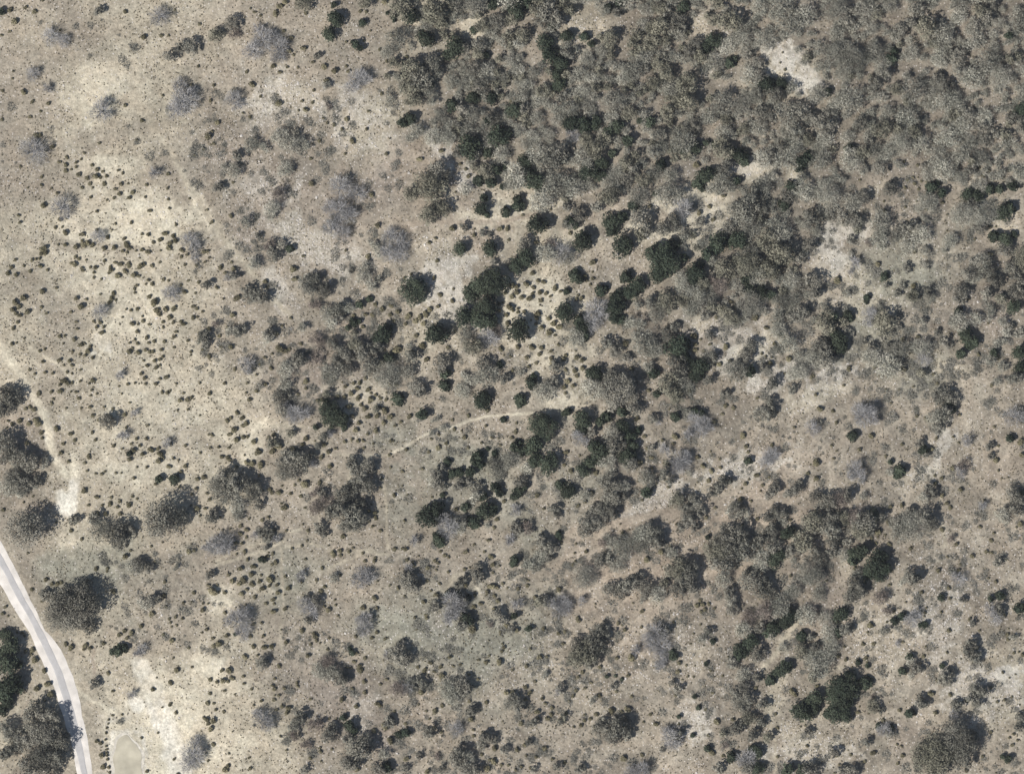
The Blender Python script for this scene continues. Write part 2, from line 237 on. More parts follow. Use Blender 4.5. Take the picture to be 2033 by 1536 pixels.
(800, 400, '''J 600,50,60 640,100,30 790,75,45 880,30,52 1040,170,90 1290,160,58 435,355,62 665,355,70 1380,295,86 940,420,85 870,480,72 700,600,122 590,640,85 520,700,70 640,800,110 600,900,85 680,900,60 470,880,85 90,670,112 265,1000,98 890,970,96 1240,835,80 1310,560,55 1350,600,40 1250,680,30 1350,900,50 1380,960,60 1390,1030,42 330,1310,50 610,1500,82 320,1400,50 740,1240,35 980,1380,52 1000,1330,30 900,1510,50 1480,1310,60 1430,1310,40 1510,670,50
Y 300,60,70 200,100,80 540,1110,75
O 1250,40,40 1350,100,60 1260,180,48 1480,40,50 930,330,58 300,1230,72 100,1420,60 140,1450,50 40,1300,60 60,1180,50 620,1240,65 780,1350,45 1150,1370,50 610,240,30 660,250,25 470,195,35 1170,1250,48 910,1300,30
D 1100,400,80 1250,430,60 1320,1040,68 1080,1450,80 500,1350,50 450,1440,60 470,1020,60 1440,1430,90 640,1330,88 370,960,30 690,470,28
G 1200,400,80 1480,830,90 1450,920,70 650,1040,75 B 1130,330,48 720,990,45
S 380,200,30 545,250,20 65,550,16 10,580,12 240,580,18 265,450,20 385,665,14 380,755,20 290,710,22 270,800,20 250,280,14 200,310,18 740,205,25 800,205,22 915,100,14 1130,60,12 1020,310,18 810,290,14 990,548,22 945,625,26 830,635,28 870,650,22 1000,655,20 1030,600,20 1070,610,22 1165,658,26 1200,685,16 1050,690,24 1095,700,20 865,690,24 785,698,18 830,725,24 910,730,24 965,740,28 990,700,16 1055,755,20 1125,720,14 735,780,22 820,800,30 735,830,20 840,830,16 880,840,16 925,840,18 790,865,20 1030,850,28 1025,890,22 1110,890,24 1150,930,26 1060,960,24 1120,990,30 1195,950,28 1160,1020,14 1020,930,18 800,920,25 980,1105,28 1060,1115,22 1130,1140,16 1190,1090,16 1130,1190,20 1040,1160,22 1020,1230,18 950,1190,22 750,1120,24 820,1180,16 880,1110,22 1150,1230,30 1230,1200,24 1240,1170,18 1330,1190,24 1370,1210,22 1310,1290,24 1330,1325,20 1370,1270,24 1245,1280,18 1255,1370,24 1300,1405,20 1230,1415,22 1240,1460,16 840,1280,16 960,1255,16 1450,465,26 1390,565,18 1450,585,18 1430,630,14 1405,600,14 1360,735,20 1325,745,16 1445,535,12 40,870,30 100,910,24 20,930,20 130,880,24 180,860,30 210,820,26 160,930,24 100,1020,22 150,1100,30 350,1110,20 180,1200,24 80,1150,30 400,975,20'''),
(1200, 400, '''J 140,330,92 230,30,48 60,150,78 130,120,50 60,220,58 460,440,140 400,400,80 520,330,60 420,550,80 610,430,45 700,540,80 720,490,50 680,600,58 790,400,55 870,310,88 1010,290,78 1060,330,40 1370,20,50 1080,600,48 1270,710,45 1200,690,58 1120,680,58 170,570,55 260,640,70 210,690,70 110,720,70 90,800,78 80,870,60 130,900,40 560,1100,98 620,1080,50 620,1190,58 730,1270,80 660,1240,58 700,1330,58 380,1300,50 405,1465,38 1110,1290,55 10,660,30
O 280,130,88 330,220,50 530,150,70 450,210,60 735,160,42 950,200,60 1100,40,100 1000,60,70 1200,60,60 1170,440,42 1040,670,40 1480,430,60 1520,640,50 1500,850,70 1430,890,50 350,770,50 490,1010,60 540,950,40 570,1250,88 100,1430,135 60,1350,75 180,1380,80 210,1480,60 250,1350,40 90,1130,58 170,1190,40 20,1080,50 800,1020,42 830,1180,40 1110,1100,58 1080,1170,58 1050,1230,50 1220,1270,40 800,1365,40 920,1470,40 1280,1390,50 1430,1430,40 1260,1520,40 770,880,42 640,60,40
Y 270,260,48 700,350,34 920,510,80 1080,470,105 1250,300,100 1350,400,100 1250,520,90 480,760,85 500,1400,95 550,1470,70
D 750,780,85 700,700,75 650,830,60 400,850,75 300,1080,95 380,1130,60 330,1260,50 1010,930,34 790,1190,58 1000,1290,85 1440,1310,60 1500,1300,60 620,1400,75 200,920,50 270,930,50 250,790,40 1420,620,60 1350,760,60 1450,740,60 1320,900,50
B 880,640,68 830,600,40 G 580,60,80
S 350,30,20 805,35,20 725,90,24 830,140,20 590,290,34 840,390,20 215,1275,24 340,1440,20 690,1020,30 735,1050,14 695,1085,20 805,1085,16 690,1130,22 760,1135,14 930,1110,28 920,800,28 985,845,26 990,800,20 965,760,18 1090,775,28 1150,880,33 860,880,20 880,1240,25 960,1215,18 1235,960,20 1270,1230,24 1200,1160,14 1230,1180,12 650,1430,30 1410,1200,30 1300,1080,20 1340,1010,20 130,1265,8 170,1080,28'''),
(1600, 400, '''J 1515,80,68 1550,50,55 1480,110,45 1440,270,50 1520,290,60 1590,250,30 470,730,30 460,765,20 600,570,38 210,885,50 320,860,40 340,890,30 250,1070,80 280,1100,60 220,1000,40 10,830,30 1170,830,42 1590,800,60 1630,1150,60 1640,1260,60 1220,1010,68 1280,1060,50 1180,1160,45 1250,1080,50 1440,1150,40
O 710,240,60 760,210,50 830,190,50 690,280,30 350,290,40 60,130,80 30,330,60 60,620,70 20,600,50 70,700,50 390,150,60 300,110,70 200,90,60 1330,190,60 1280,20,50 1520,370,60 770,510,40 620,640,25 110,1110,70 150,1190,80 230,1180,40 740,650,30 700,700,35 930,690,40 1190,690,70 1170,740,50 1250,550,60 1280,460,40 1380,700,50 1600,680,60 1640,640,50 1380,540,60 1450,600,60 1560,500,60 1600,560,50 1640,1000,50 1600,1350,60 1560,950,30 1060,1070,40 1000,1000,30 1100,1090,30 890,910,30 710,960,30 640,1100,38 580,1030,35 500,1110,40 440,1070,30 1110,910,35 680,1210,50 710,1180,30 1050,1480,70 1120,1500,60 1000,1500,50
B 480,315,30 Y 1480,750,50 D 1100,300,60 60,1200,70 130,790,35 1300,900,50 1400,850,50 1520,1000,40
G 370,470,50 340,540,30 480,860,60 470,930,40 890,1200,60
S 240,600,34 550,480,25 830,375,22 1410,395,22 820,640,25 1470,1190,20 740,1050,25 860,1030,20 750,1270,28 60,1330,14 75,1470,16 325,1275,22 525,1260,20 800,1150,12 610,1430,10 1005,1385,16 1420,1390,20 1080,100,12 870,130,12 640,140,14 600,60,14 760,40,14 920,60,14'''),
(0, 800, '''O 30,30,78 70,10,55 40,300,95 150,420,80 60,400,70 230,450,78 290,590,40 240,620,50 170,620,80 120,560,80 200,950,152 1240,880,150 1370,860,85 900,980,95 990,960,55 720,880,48 900,1060,58 565,895,45 1070,1230,60 1060,1190,30 1140,1260,40 820,140,62
D 340,460,40 60,640,70 160,690,50 760,960,85 1020,1250,58 1340,1250,25
J 1215,575,36 1335,580,48 990,385,28
G 1025,80,32 935,255,45 1270,310,42
S 280,130,30 290,160,28 225,155,25 260,50,22 230,30,18 200,40,18 150,130,24 60,135,14 55,185,10 840,110,30 1300,310,20 950,85,22 430,195,24 540,235,20 570,280,20 485,310,16 465,375,20 320,225,20 325,265,16 710,95,18 755,125,16 690,30,18 795,30,14 860,40,14 505,35,12 620,35,12 705,225,16 730,280,16 965,185,14 1040,270,18 1115,270,16 865,322,16 935,345,12 1000,310,14 1070,320,16 1020,360,22 990,430,20 1090,390,20 1145,350,22 1160,360,20 1205,345,18 1230,385,28 1210,435,26 1240,410,22 1320,420,14 1360,435,12 1285,480,22 1415,480,20 1380,518,16 1415,320,16 680,410,20 675,395,14 650,455,16 525,440,18 667,515,14 800,522,12 885,532,14 925,530,9 1023,572,16 1045,488,10 1120,485,14 850,608,8 645,668,25 740,712,20 850,715,16 840,760,22 915,750,16 895,790,18 780,775,14 675,775,14 983,772,26 1010,712,14 1045,728,12 915,842,22 810,840,20 745,835,20 1370,635,14 1505,575,20 1500,650,16 1465,690,14 1505,800,28 1525,860,12 25,810,18 180,755,12 255,705,12 415,655,8 430,905,12 405,958,8 625,1030,18 545,970,20 735,1255,22 820,1255,16 815,1280,14 1240,1060,10 1155,1090,12 995,1120,14 960,1170,25 1445,1125,25 1485,1120,18 1355,50,10 1435,45,14 1130,165,12 1430,190,8 1525,90,10 210,305,20 215,1140,10 1185,1205,12 1530,375,14'''),
(400, 800, '''J 990,70,110 1050,110,75 1090,180,36 875,185,28 480,1190,28 450,1190,22
O 930,255,38 620,50,60 690,420,80 760,440,80 640,450,70 720,520,58 830,400,42 180,560,80 270,620,90 330,620,78 420,640,58 400,700,58 440,780,40 230,540,60 80,880,45 95,840,40 460,980,45 520,980,45 500,1040,38 495,1100,25 1150,440,50 1160,500,50 1270,480,58 1290,500,42 1220,570,80 1270,640,68 1170,640,68 1100,700,80 920,690,40 980,840,50 1060,820,90 1160,850,90 1220,780,60 1240,870,52 1180,930,58 1100,930,58 900,950,50 930,990,38 890,325,30
G 980,230,38 720,80,70 790,80,50 680,100,55 640,20,45 840,460,40 150,1070,85 100,1100,68 190,1110,50 25,1105,30 410,1000,40 570,1040,40
D 620,540,58 150,700,78 270,780,68 270,860,48 100,640,58
B 880,680,50 960,740,50 870,800,58 Y 540,310,50 680,230,38
S 540,370,28 590,330,30 700,350,28 800,270,24 775,310,18 550,240,20 510,260,16 600,1035,18 560,960,18 1080,1010,25 275,70,20 315,110,22 345,155,24 320,170,20 225,110,18 200,135,20 255,205,28 215,235,20 270,280,28 320,260,22 350,255,16 405,292,24 210,340,14 130,335,14 65,340,14 440,370,30 430,350,16 270,480,20 390,460,30 450,470,30 350,450,24 200,410,20 155,410,18 215,430,20 330,395,10 20,560,22 45,685,14 30,800,16 440,550,12 525,658,20 595,680,26 680,690,16 760,705,18 790,620,35 745,585,14 715,622,14 615,630,12 610,765,12 640,790,30 510,870,14 465,890,18 365,880,12 220,955,12 300,990,20 345,965,20 300,935,18 345,1020,14 160,965,10 265,1065,18 310,1070,16 330,1130,18 270,1145,12 545,1140,18 500,1165,18 570,1215,22 540,1225,16 355,1190,16 300,1255,24 400,1245,22 650,970,12 805,1047,12 765,1083,14 690,1105,14 795,1185,14 1000,1140,26 1010,1155,20 1060,1125,24 1060,1160,16 1125,1130,18 1155,1100,14 970,1085,10 1230,1140,16 1320,1195,20 1325,1175,14 920,1255,16 1475,1110,22 1530,1105,14 1365,968,18 1305,940,14 1335,880,14 1330,830,20 1280,820,20 1295,770,10 1470,695,20 1455,755,8 1375,575,14 1365,640,14 1440,490,12 1530,520,14 1435,390,16 1240,340,16 1195,285,18 1235,283,16 1145,275,14 1095,290,18 1310,305,14 1445,290,16 1465,288,12 1330,205,24 1270,235,14 1180,200,24 1440,100,28 1400,50,30 1340,100,24 1390,40,20 1250,40,22 1280,100,24 1215,10,18 1150,90,22 1130,20,24 1200,150,20 1390,150,24 1480,170,16 1520,140,16 1345,30,20 980,480,25 920,410,22 975,370,22 940,320,20 1020,345,14 900,605,20'''),
(800, 800, '''J 600,-10,60 890,10,32 150,85,52 1070,160,118 1260,60,35 1235,75,26 1370,120,78 1370,190,55 1510,140,45 1510,370,90 1460,320,50 1430,450,60 1380,510,58 1120,450,88 1000,320,78 1010,430,60 950,340,40 860,330,50 900,370,40 880,300,35 580,400,55 560,430,50 600,470,38 520,520,48 430,520,40 380,540,40 340,445,36 305,700,25 610,710,45 710,640,48 740,680,40 880,680,50 910,640,45 850,710,38 700,380,30 650,345,20 210,860,98 260,810,75 340,850,25 280,1050,48 260,1010,40 485,790,45 640,820,75 680,800,48 540,900,55 1270,665,68 1200,620,38 1190,995,30 1200,1030,20 855,1190,40 845,1225,30 770,128,28
O 1440,220,42 1310,230,25 1350,540,40 700,470,60 900,600,58 300,490,35 260,540,50 270,600,48 310,640,30 440,610,45 500,610,35 410,640,30 570,660,50 450,900,48 1150,810,42 1180,850,35 870,960,48 850,930,30 1080,1080,58 1050,1040,48 1130,1100,48 1120,1180,35 1480,830,70 1420,900,80 1390,970,60 1500,900,60 1520,1200,58 575,1260,45 930,1240,30
G 1340,270,60 1400,300,42 860,820,48 850,790,30 820,1040,45 800,1060,30 300,900,75 350,960,78 80,1050,42 40,1260,42
D 830,430,68 780,450,58 720,540,58 950,500,50 230,590,40 560,720,48 420,930,58 1050,1170,58 970,1230,50 1020,1250,40 640,930,24
B 940,960,50 1530,1060,40
S 650,50,22 50,100,22 410,805,18 1025,695,24 1285,515,22 1475,530,22 770,745,20 1335,780,18 940,900,20 470,255,22 395,200,18 275,235,16 335,305,18 270,340,26 195,370,16 215,270,14 25,355,16 500,340,16 600,300,14 680,262,16 730,262,12 745,320,12 580,270,8 450,210,10 635,170,14 870,150,14 865,215,22 830,265,18 380,125,16 500,95,18 150,500,16 5,520,10 225,715,12 700,945,16 720,880,20 655,1045,16 545,1075,12 620,1130,14 675,1170,24 690,1230,24 735,1240,14 685,1290,14 480,1130,20 320,1160,20 350,1170,14 290,1130,14 245,1200,18 270,1215,16 190,1250,22 230,1250,10 255,1270,12 345,1285,14 470,1265,16 510,1250,10 120,1165,10 20,1110,20 10,890,14 30,1195,16 75,1230,22 1245,370,22 1060,1000,14 1210,1060,12 1320,1070,14 1310,1140,12 1400,1130,20 1075,800,16 1300,1230,16 1390,750,20 1440,680,24 1350,400,12'''),
(1200, 800, '''J 20,110,50 140,70,48 140,190,68 190,240,60 220,320,50 200,400,70 150,410,60 260,205,35 540,100,42 690,60,38 745,75,35 320,680,50 340,660,30 1100,440,38 790,1020,24 1410,980,55 1380,1000,40 1330,1160,58 1290,1210,58
O 60,20,50 230,40,58 100,300,78 40,340,60 200,470,58 20,380,50 370,120,40 640,65,30 1240,80,62 1270,60,48 460,540,50 360,340,30 500,590,35 900,600,48 940,590,40 870,650,40 820,680,48 620,800,58 700,780,58 740,830,45 640,880,68 600,920,50 690,950,38 670,720,40 1010,790,58 1030,840,40 1290,660,48 1310,620,35 1260,700,40 1460,660,58 1400,690,40 1490,620,40 1300,830,58 1370,840,40 1250,870,50 30,620,60 90,640,58 50,720,78 130,720,48 30,820,68 70,850,40 340,960,58 410,1000,58 380,1050,68 430,1060,40 30,1180,48 660,1240,65 640,1300,80 1000,1000,100 930,1050,98 1060,1040,60 980,1130,88 900,1220,95 1080,1120,88 1200,1050,68 1300,1090,68 1260,1000,58 1430,1120,58 1490,1120,40 1280,950,48
D 60,250,80 1180,70,48 960,800,40 150,640,48 20,550,48 300,1000,78 230,1040,58 280,1090,58 140,1060,58 60,1080,58 150,1130,68 100,1240,58 20,1020,40 1200,1200,78
G 400,150,30 700,130,68 760,150,58 720,210,58 640,240,48 800,190,40 470,360,48 580,450,88 560,490,58 620,420,58 1260,400,58 1230,450,55 1300,380,38
Y 870,1120,105 550,1260,85
S 270,450,30 245,125,18 840,140,24 540,255,28 310,250,20 525,310,16 985,35,22 925,15,20 905,80,16 555,35,12 1060,250,28 1085,330,20 1280,320,18 1450,185,14 600,380,25 650,400,22 330,345,20 360,410,22 815,510,24 750,475,24 820,395,14 880,425,14 710,410,20 800,590,22 780,870,20 1040,730,25 1160,550,24 1205,625,16 1075,610,20 1170,880,18 1105,580,12 430,1130,25 330,1190,30 145,985,18 120,920,10 505,1090,12'''),
(1600, 800, '''J 1100,30,60 360,250,45 720,510,50 700,540,40 645,450,25 900,360,45 1560,270,40 520,850,58 430,1120,55 380,1150,58 360,1200,48 570,1180,80 590,1250,70 520,1240,88 480,1290,58 560,1310,58
O 1050,90,78 1010,190,48 110,150,25 870,310,40 920,390,30 1400,330,38 1410,400,30 1640,60,40 1580,690,58 1610,740,58 1550,790,48 1620,820,48 950,650,45 970,700,40 800,820,40 900,870,78 960,920,58 700,920,58 310,700,48 80,710,58 170,760,68 200,900,78 190,970,78 210,1050,58 150,880,58 40,980,58 570,870,40 450,900,88 490,980,40 320,1060,40 60,1120,58 110,1180,58 200,1130,50 1465,1215,38
D 990,120,68 640,530,30 1500,860,58 900,720,48 820,930,105 740,970,88
G 440,90,90 490,60,50 400,60,58 510,130,48 50,190,60 370,500,65 410,560,58 340,560,38 1220,290,48 1180,530,48 1590,100,78 1340,790,40
Y 60,900,95 420,980,68 B 260,740,68 380,860,65 1200,470,48 1110,1040,30
S 500,245,26 410,350,18 735,310,18 610,400,16 845,40,14 215,420,14 80,455,35 20,530,18 85,575,24 205,60,18 110,40,26 430,590,28 960,350,25 1000,265,16 1125,258,14 1120,490,24 985,550,14 1450,430,25 1640,300,30 1650,390,25 1640,680,28 1640,920,28 1040,700,24 1080,760,20 1105,795,20 990,610,20 1180,660,22 735,775,20 645,785,18 625,910,18 1045,960,22 640,1070,20 795,1110,16 550,980,28 1150,1075,20 1270,1160,24 1180,1225,16 1080,1170,12 1410,1040,16 1435,990,14 1010,1270,22 1330,940,16 1380,1130,20'''),
(0, 1136, '''O 480,240,135 630,230,140 650,100,60 700,250,65 560,360,105 670,400,65 350,170,50 280,1040,88 380,1100,88 250,1130,78 430,1200,78 330,1230,108 180,1280,88 60,1180,68 80,1240,58 450,1300,78 300,1380,105 420,1400,88 100,1340,58 30,1390,48 500,1250,40 230,1480,88 380,1490,78 1150,210,48 1200,200,38 720,850,45
D 420,360,100 1100,240,48 915,1140,24
J 40,470,58 80,560,78 60,700,98 150,700,40 90,850,98 30,900,95 150,880,48 20,620,68 60,980,58 20,1050,48 905,590,48 950,575,35 860,605,26
G 1080,590,48 1040,620,30 1000,940,42 1470,1380,92 1440,1460,68 1500,1300,58
S 1160,310,25 870,140,24 1250,180,24 350,50,20 400,85,20 440,85,22 470,75,18 245,130,18 270,665,28 540,570,26 500,545,20 650,560,25 690,575,20 640,585,16 790,540,18 830,768,18 1000,460,24 950,440,20 910,470,22 970,500,18 1265,255,16 1250,470,20 1310,515,24 1080,405,22 1345,745,24 1300,840,22 1165,890,20 1300,1005,18 1345,1065,16 1240,1025,10 1440,570,14 1320,650,12 1465,720,14 1195,800,10 1370,560,8 360,850,28 280,880,28 390,920,28 340,740,24 200,600,18 170,460,16 190,480,14 250,590,24 130,455,12 240,620,14 40,260,16 20,310,18 60,330,12 345,970,12 1040,1190,8 1080,1260,14 860,1085,12 930,1080,12 1330,1420,14 770,1300,20 780,1390,24 790,1480,24 740,1280,18 1120,1510,16 1480,150,20 1400,230,14 1465,225,14 1390,350,14 1340,340,16 1300,380,14 1290,350,14 1350,400,12 1310,410,12 1255,70,18 830,1120,12 815,1180,12 810,1220,12 805,1270,12 810,1320,12 815,1370,14 820,1420,14 830,1480,16 835,1520,14 825,1150,10 812,1345,12 818,1395,12'''),
(400, 1136, '''G 280,370,92 330,320,58 320,450,60 190,370,38 790,240,58 830,290,68 1210,50,78 1270,30,58 760,30,48 1250,340,48 1240,420,68 1200,370,38 1410,620,38 470,1120,75 430,1080,48 500,1160,58 10,1350,42
O 880,220,45 800,210,38 820,360,40 1290,330,28 1500,630,78 1450,640,40 1520,560,48 460,690,54 490,680,30 1010,760,58 1060,800,58 1090,820,38 760,1090,45 740,1130,42 1000,1180,45 970,1240,58 1120,1260,45 1250,1280,58 1280,1330,40 1110,1450,58 1150,1470,48 1430,1140,48 1350,1500,58 785,1500,35 65,20,38 1220,1340,90
D 1010,40,38 960,790,50 900,750,58 690,1180,40 1150,1340,58 1390,1390,45
B 950,680,58 1500,890,68 860,1170,45 900,1140,30 700,1250,40 800,1310,40
J 260,470,20 1085,1100,32 1130,1160,45 1160,1200,38 1440,1110,30 1510,1230,35 1420,1480,48 1130,575,20 1150,605,28
S 180,300,18 760,70,20 1190,1495,25 1400,1170,33 1440,1280,30 1320,1205,25 90,135,38 110,145,25 125,95,12 50,95,16 180,148,18 310,160,24 350,128,16 385,80,22 395,95,16 325,60,30 290,80,24 240,60,24 380,15,24 455,20,14 445,65,18 525,45,33 520,100,16 470,118,24 580,90,18 585,148,24 665,120,22 640,30,16 550,205,20 555,235,14 495,235,18 545,298,24 640,275,20 915,140,22 940,105,20 1320,195,24 1235,262,24 970,280,24 935,255,14 1025,245,14 1020,205,12 1340,455,20 1180,485,16 1300,495,18 1405,500,18 770,440,24 870,480,26 855,460,16 880,520,16 835,545,16 905,535,10 975,500,12 965,585,14 650,530,22 540,563,22 478,568,24 400,565,20 335,638,24 430,630,14 135,538,28 95,560,20 85,500,16 195,480,20 40,435,18 5,455,12 10,288,22 375,480,20 475,478,16 400,390,16 458,385,16 610,435,10 815,635,20 595,713,20 1185,610,16 1165,675,18 1250,648,18 1215,740,28 1210,710,20 1110,720,14 1140,728,12 1245,830,20 1415,812,16 1365,850,16 1155,882,16 1245,910,20 1075,960,26 1180,1018,24 1345,1000,24 1365,1015,16 215,740,30 160,740,20 235,800,22 170,825,24 205,825,18 120,830,18 70,812,20 322,790,16 322,845,14 382,885,16 180,897,14 65,922,16 255,925,10 545,860,16 555,885,20 632,878,18 592,935,16 555,965,18 560,935,10 560,805,14 730,835,16 730,860,16 50,990,22 92,995,14 110,1045,16 170,1060,16 20,1105,14 45,1120,24 90,1130,28 70,1190,24 55,1150,18 95,1310,20 50,1432,12 210,1378,12 365,1410,12 375,1490,18 205,1465,20 185,1495,30 600,1245,12 660,1030,24 655,1065,20 615,1020,20 570,1045,16 400,1165,12 398,1010,12 830,1410,20 910,1360,16 905,1330,12 995,1345,14 910,1435,10 650,1350,12 975,1110,12 1030,1110,10 460,975,16'''),
(800, 1136, '''G 390,220,80 420,250,68 370,310,68 340,360,48 850,250,38 900,240,38 1210,220,60 1240,270,60 1190,290,58 1360,220,40 1130,240,48 30,880,48 410,1190,58 1180,920,28
J 350,160,35 420,165,35 500,190,30 480,340,48 520,370,38 850,330,34 960,425,32 30,1220,40
O 450,220,48 450,410,45 250,250,45 50,80,68 30,30,50 90,90,48 460,50,40 430,90,38 575,30,48 720,310,40 760,360,45 830,430,33 1090,220,40 1460,500,70 1520,440,58 1480,560,78 1330,540,58 1450,650,58 1420,700,40 450,850,65 490,870,50 400,820,30 460,910,48 130,820,40 160,860,38 20,650,58 530,1050,40 500,1070,33 880,1020,50 860,960,48 1000,1140,38 215,1210,45 630,1260,48 620,1240,35 700,1280,33 780,1350,40 430,1410,78 400,1380,48 480,1480,68 550,1500,50 960,1290,30 1500,1190,60 1520,1140,45 1200,1140,30 120,1395,32 295,1490,28 20,1490,30 1200,890,38 1000,1500,28 1170,1480,30 1340,1500,35 1380,1490,28
Y 1040,230,40 1400,600,85 1330,650,75 1210,1110,35
D 210,270,40 330,880,68 370,940,68 60,850,48 820,990,58 180,1230,38 600,1300,48 500,1420,58 1080,780,28 1450,970,30
B 260,1400,28 660,390,24
S 530,430,38 480,90,24 700,280,25 870,440,24 790,400,24 1010,190,20 140,910,28 520,1120,24 790,910,24 840,910,28 1030,1110,20 240,1180,20 700,1330,26 650,1490,30 690,1430,30 930,1310,20 870,1350,20 1250,1070,20 30,1420,24 190,1515,24 215,685,20 170,742,22 240,755,16 295,785,28 290,718,18 385,710,14 440,700,14 505,775,14 360,645,18 580,665,14 635,683,20 735,682,28 660,632,12 945,715,18 835,740,14 770,570,18 755,600,14 760,540,12 525,578,8 1045,640,24 1100,640,18 1370,760,18 1335,795,16 1435,835,14 1010,830,14 940,870,20 970,915,20 938,965,18 1065,960,16 1030,1055,24 905,1150,22 1100,1110,22 1135,1080,20 1140,1030,18 1430,1110,18 1478,1080,22 1300,1175,12 640,985,20 365,990,18 300,1015,20 250,1055,24 510,980,18 180,1050,12 120,1005,12 295,1215,16 540,1195,14 540,1240,16 1080,1340,24 1140,1420,14 1235,1440,18 940,1395,14 1015,1405,16 905,1475,16 860,1500,16 750,1465,16 805,1465,14 1320,895,20 1390,880,14 1300,940,16 1270,980,16 1500,935,20 1505,720,20 1340,365,24 1330,345,18 1190,130,26 950,95,18 955,60,12 880,125,18 760,85,16 800,115,12 640,150,20 680,100,28 660,105,20 720,110,20 700,175,20 725,210,22 590,235,20 545,255,22 550,165,16 160,220,22 180,345,20 260,165,22 215,135,12 15,180,12 185,60,18 280,85,14 105,430,10 1070,425,20 1240,450,18 1190,460,18 1220,540,16 970,580,16 740,450,14'''),
(1200, 1136, '''O 180,100,78 260,60,68 330,130,58 120,150,58 50,130,58 620,60,88 560,130,68 680,120,50 980,280,55 950,150,48 1100,60,78 1200,100,78 1250,150,68 1200,50,68 1190,420,48 1280,470,40 460,450,48 790,450,35 1180,620,58 980,690,48 1060,880,58 1090,960,50 1000,930,48 1080,1020,40 1160,800,40 1210,1000,48 1000,1190,50 1030,1160,48 1130,1240,48 1200,1140,40 520,840,28 560,890,38 85,1190,95 150,1150,58 170,1230,50 60,1240,65 560,1240,48 1100,1480,58 870,1490,45 440,1350,24 75,860,33 5,480,48
J 1420,330,68 1380,370,58 1300,420,68 1250,450,48 520,600,30 530,640,38 830,525,26 1050,590,65 1120,530,68 1030,630,48 1390,710,55 1340,750,58 1270,810,48 1510,490,48 775,695,22 1510,1050,85 1160,1370,58 1130,1340,38 970,1400,50 1170,1490,58 1400,1500,55 1510,1500,50 790,1340,35 570,1095,22 690,945,24 720,1025,26 20,790,20 85,785,14 135,812,16 675,1240,24
G 400,450,80 340,510,58 440,560,68 430,640,58 420,700,48 350,560,58 240,600,48 510,1260,78 530,1300,58 480,1200,48 1080,1420,78 1040,1440,40 280,1510,68 200,1520,58
D 900,60,58 960,220,48 1330,250,88 1430,150,58 740,510,38 1030,1000,58 1060,780,58 290,190,38
B 1100,340,58 1230,300,78 920,1320,28 Y 1500,600,58 1100,1110,58 1250,1260,40 900,1230,28
S 570,690,20 820,1370,28 860,1130,30 150,1410,28 290,1390,20 210,650,38 180,1040,28 60,1050,28 130,1060,18 830,915,14 210,945,16 160,435,20 105,385,18 100,650,20 185,780,18 290,295,20 285,415,16 735,395,12 565,755,24 1040,440,33 395,1150,22 350,1080,16 1430,900,30 1460,930,20 1310,1075,16 1320,1400,16 710,250,22 750,240,22 770,280,22 740,300,18 730,210,20 800,240,18 840,270,14 530,375,14 680,465,12'''),
(1600, 1136, '''J 265,320,65 250,450,48 740,330,38 680,365,35 905,395,30 870,400,20 1035,190,32 1490,175,38 1410,200,28 1455,165,20 1640,270,55 740,750,38 790,640,36 1040,710,28 790,1070,40 290,860,118 340,790,58 330,900,88 280,1000,88 230,1070,78 300,1080,60 170,1070,40 220,930,78 460,840,55 480,810,30 70,960,68 30,1060,60 20,1000,60 60,1010,60 560,1170,30 650,1180,28 1540,1420,35 1500,1400,24 400,680,28 470,710,24
O 310,430,58 380,100,78 350,180,58 420,140,58 800,30,58 830,50,48 1195,205,30 1470,290,48 1270,385,28 1260,550,50 1230,570,40 1300,640,45 1310,670,32 1250,620,48 840,730,48 870,740,30 1060,800,65 1080,840,36 1110,770,38 1300,890,58 1340,910,48 1270,950,48 1300,1000,38 890,1000,48 870,960,35 1150,1010,48 570,1050,30 630,1220,38 1130,1200,108 1200,1300,118 1100,1300,115 1250,1250,68 1180,1420,88 15,1210,38 465,1295,35 210,1375,40 40,1500,68 350,1520,58 280,1510,48 1640,1110,45 1620,1180,38 80,560,40 40,490,30
B 570,190,58 620,290,38 60,310,38 510,940,20 Y 510,1020,58 1000,1350,125 900,1400,115 1000,1480,98 60,800,48
D 100,160,58 740,60,38 1580,490,28 800,680,38 800,790,28 30,640,58 150,640,78 200,560,58 600,450,40
G 800,370,58 830,320,48 1160,50,55 1410,280,48 1440,340,58 1120,1090,48 600,1200,58 700,540,28
S 1510,330,24 1250,355,16 1540,470,20 1010,820,20 1230,975,20 820,1050,20 590,1140,16 515,1375,24 740,1390,20 345,1385,16 695,1310,14 725,1320,14 240,1390,20 400,1060,20 715,1050,18 450,1440,16 950,920,28 1100,930,18 990,1070,20 1410,1215,16 1350,1400,16 1550,1255,12 895,635,18 1090,440,20 1325,440,14 490,400,28 460,650,20'''),
]
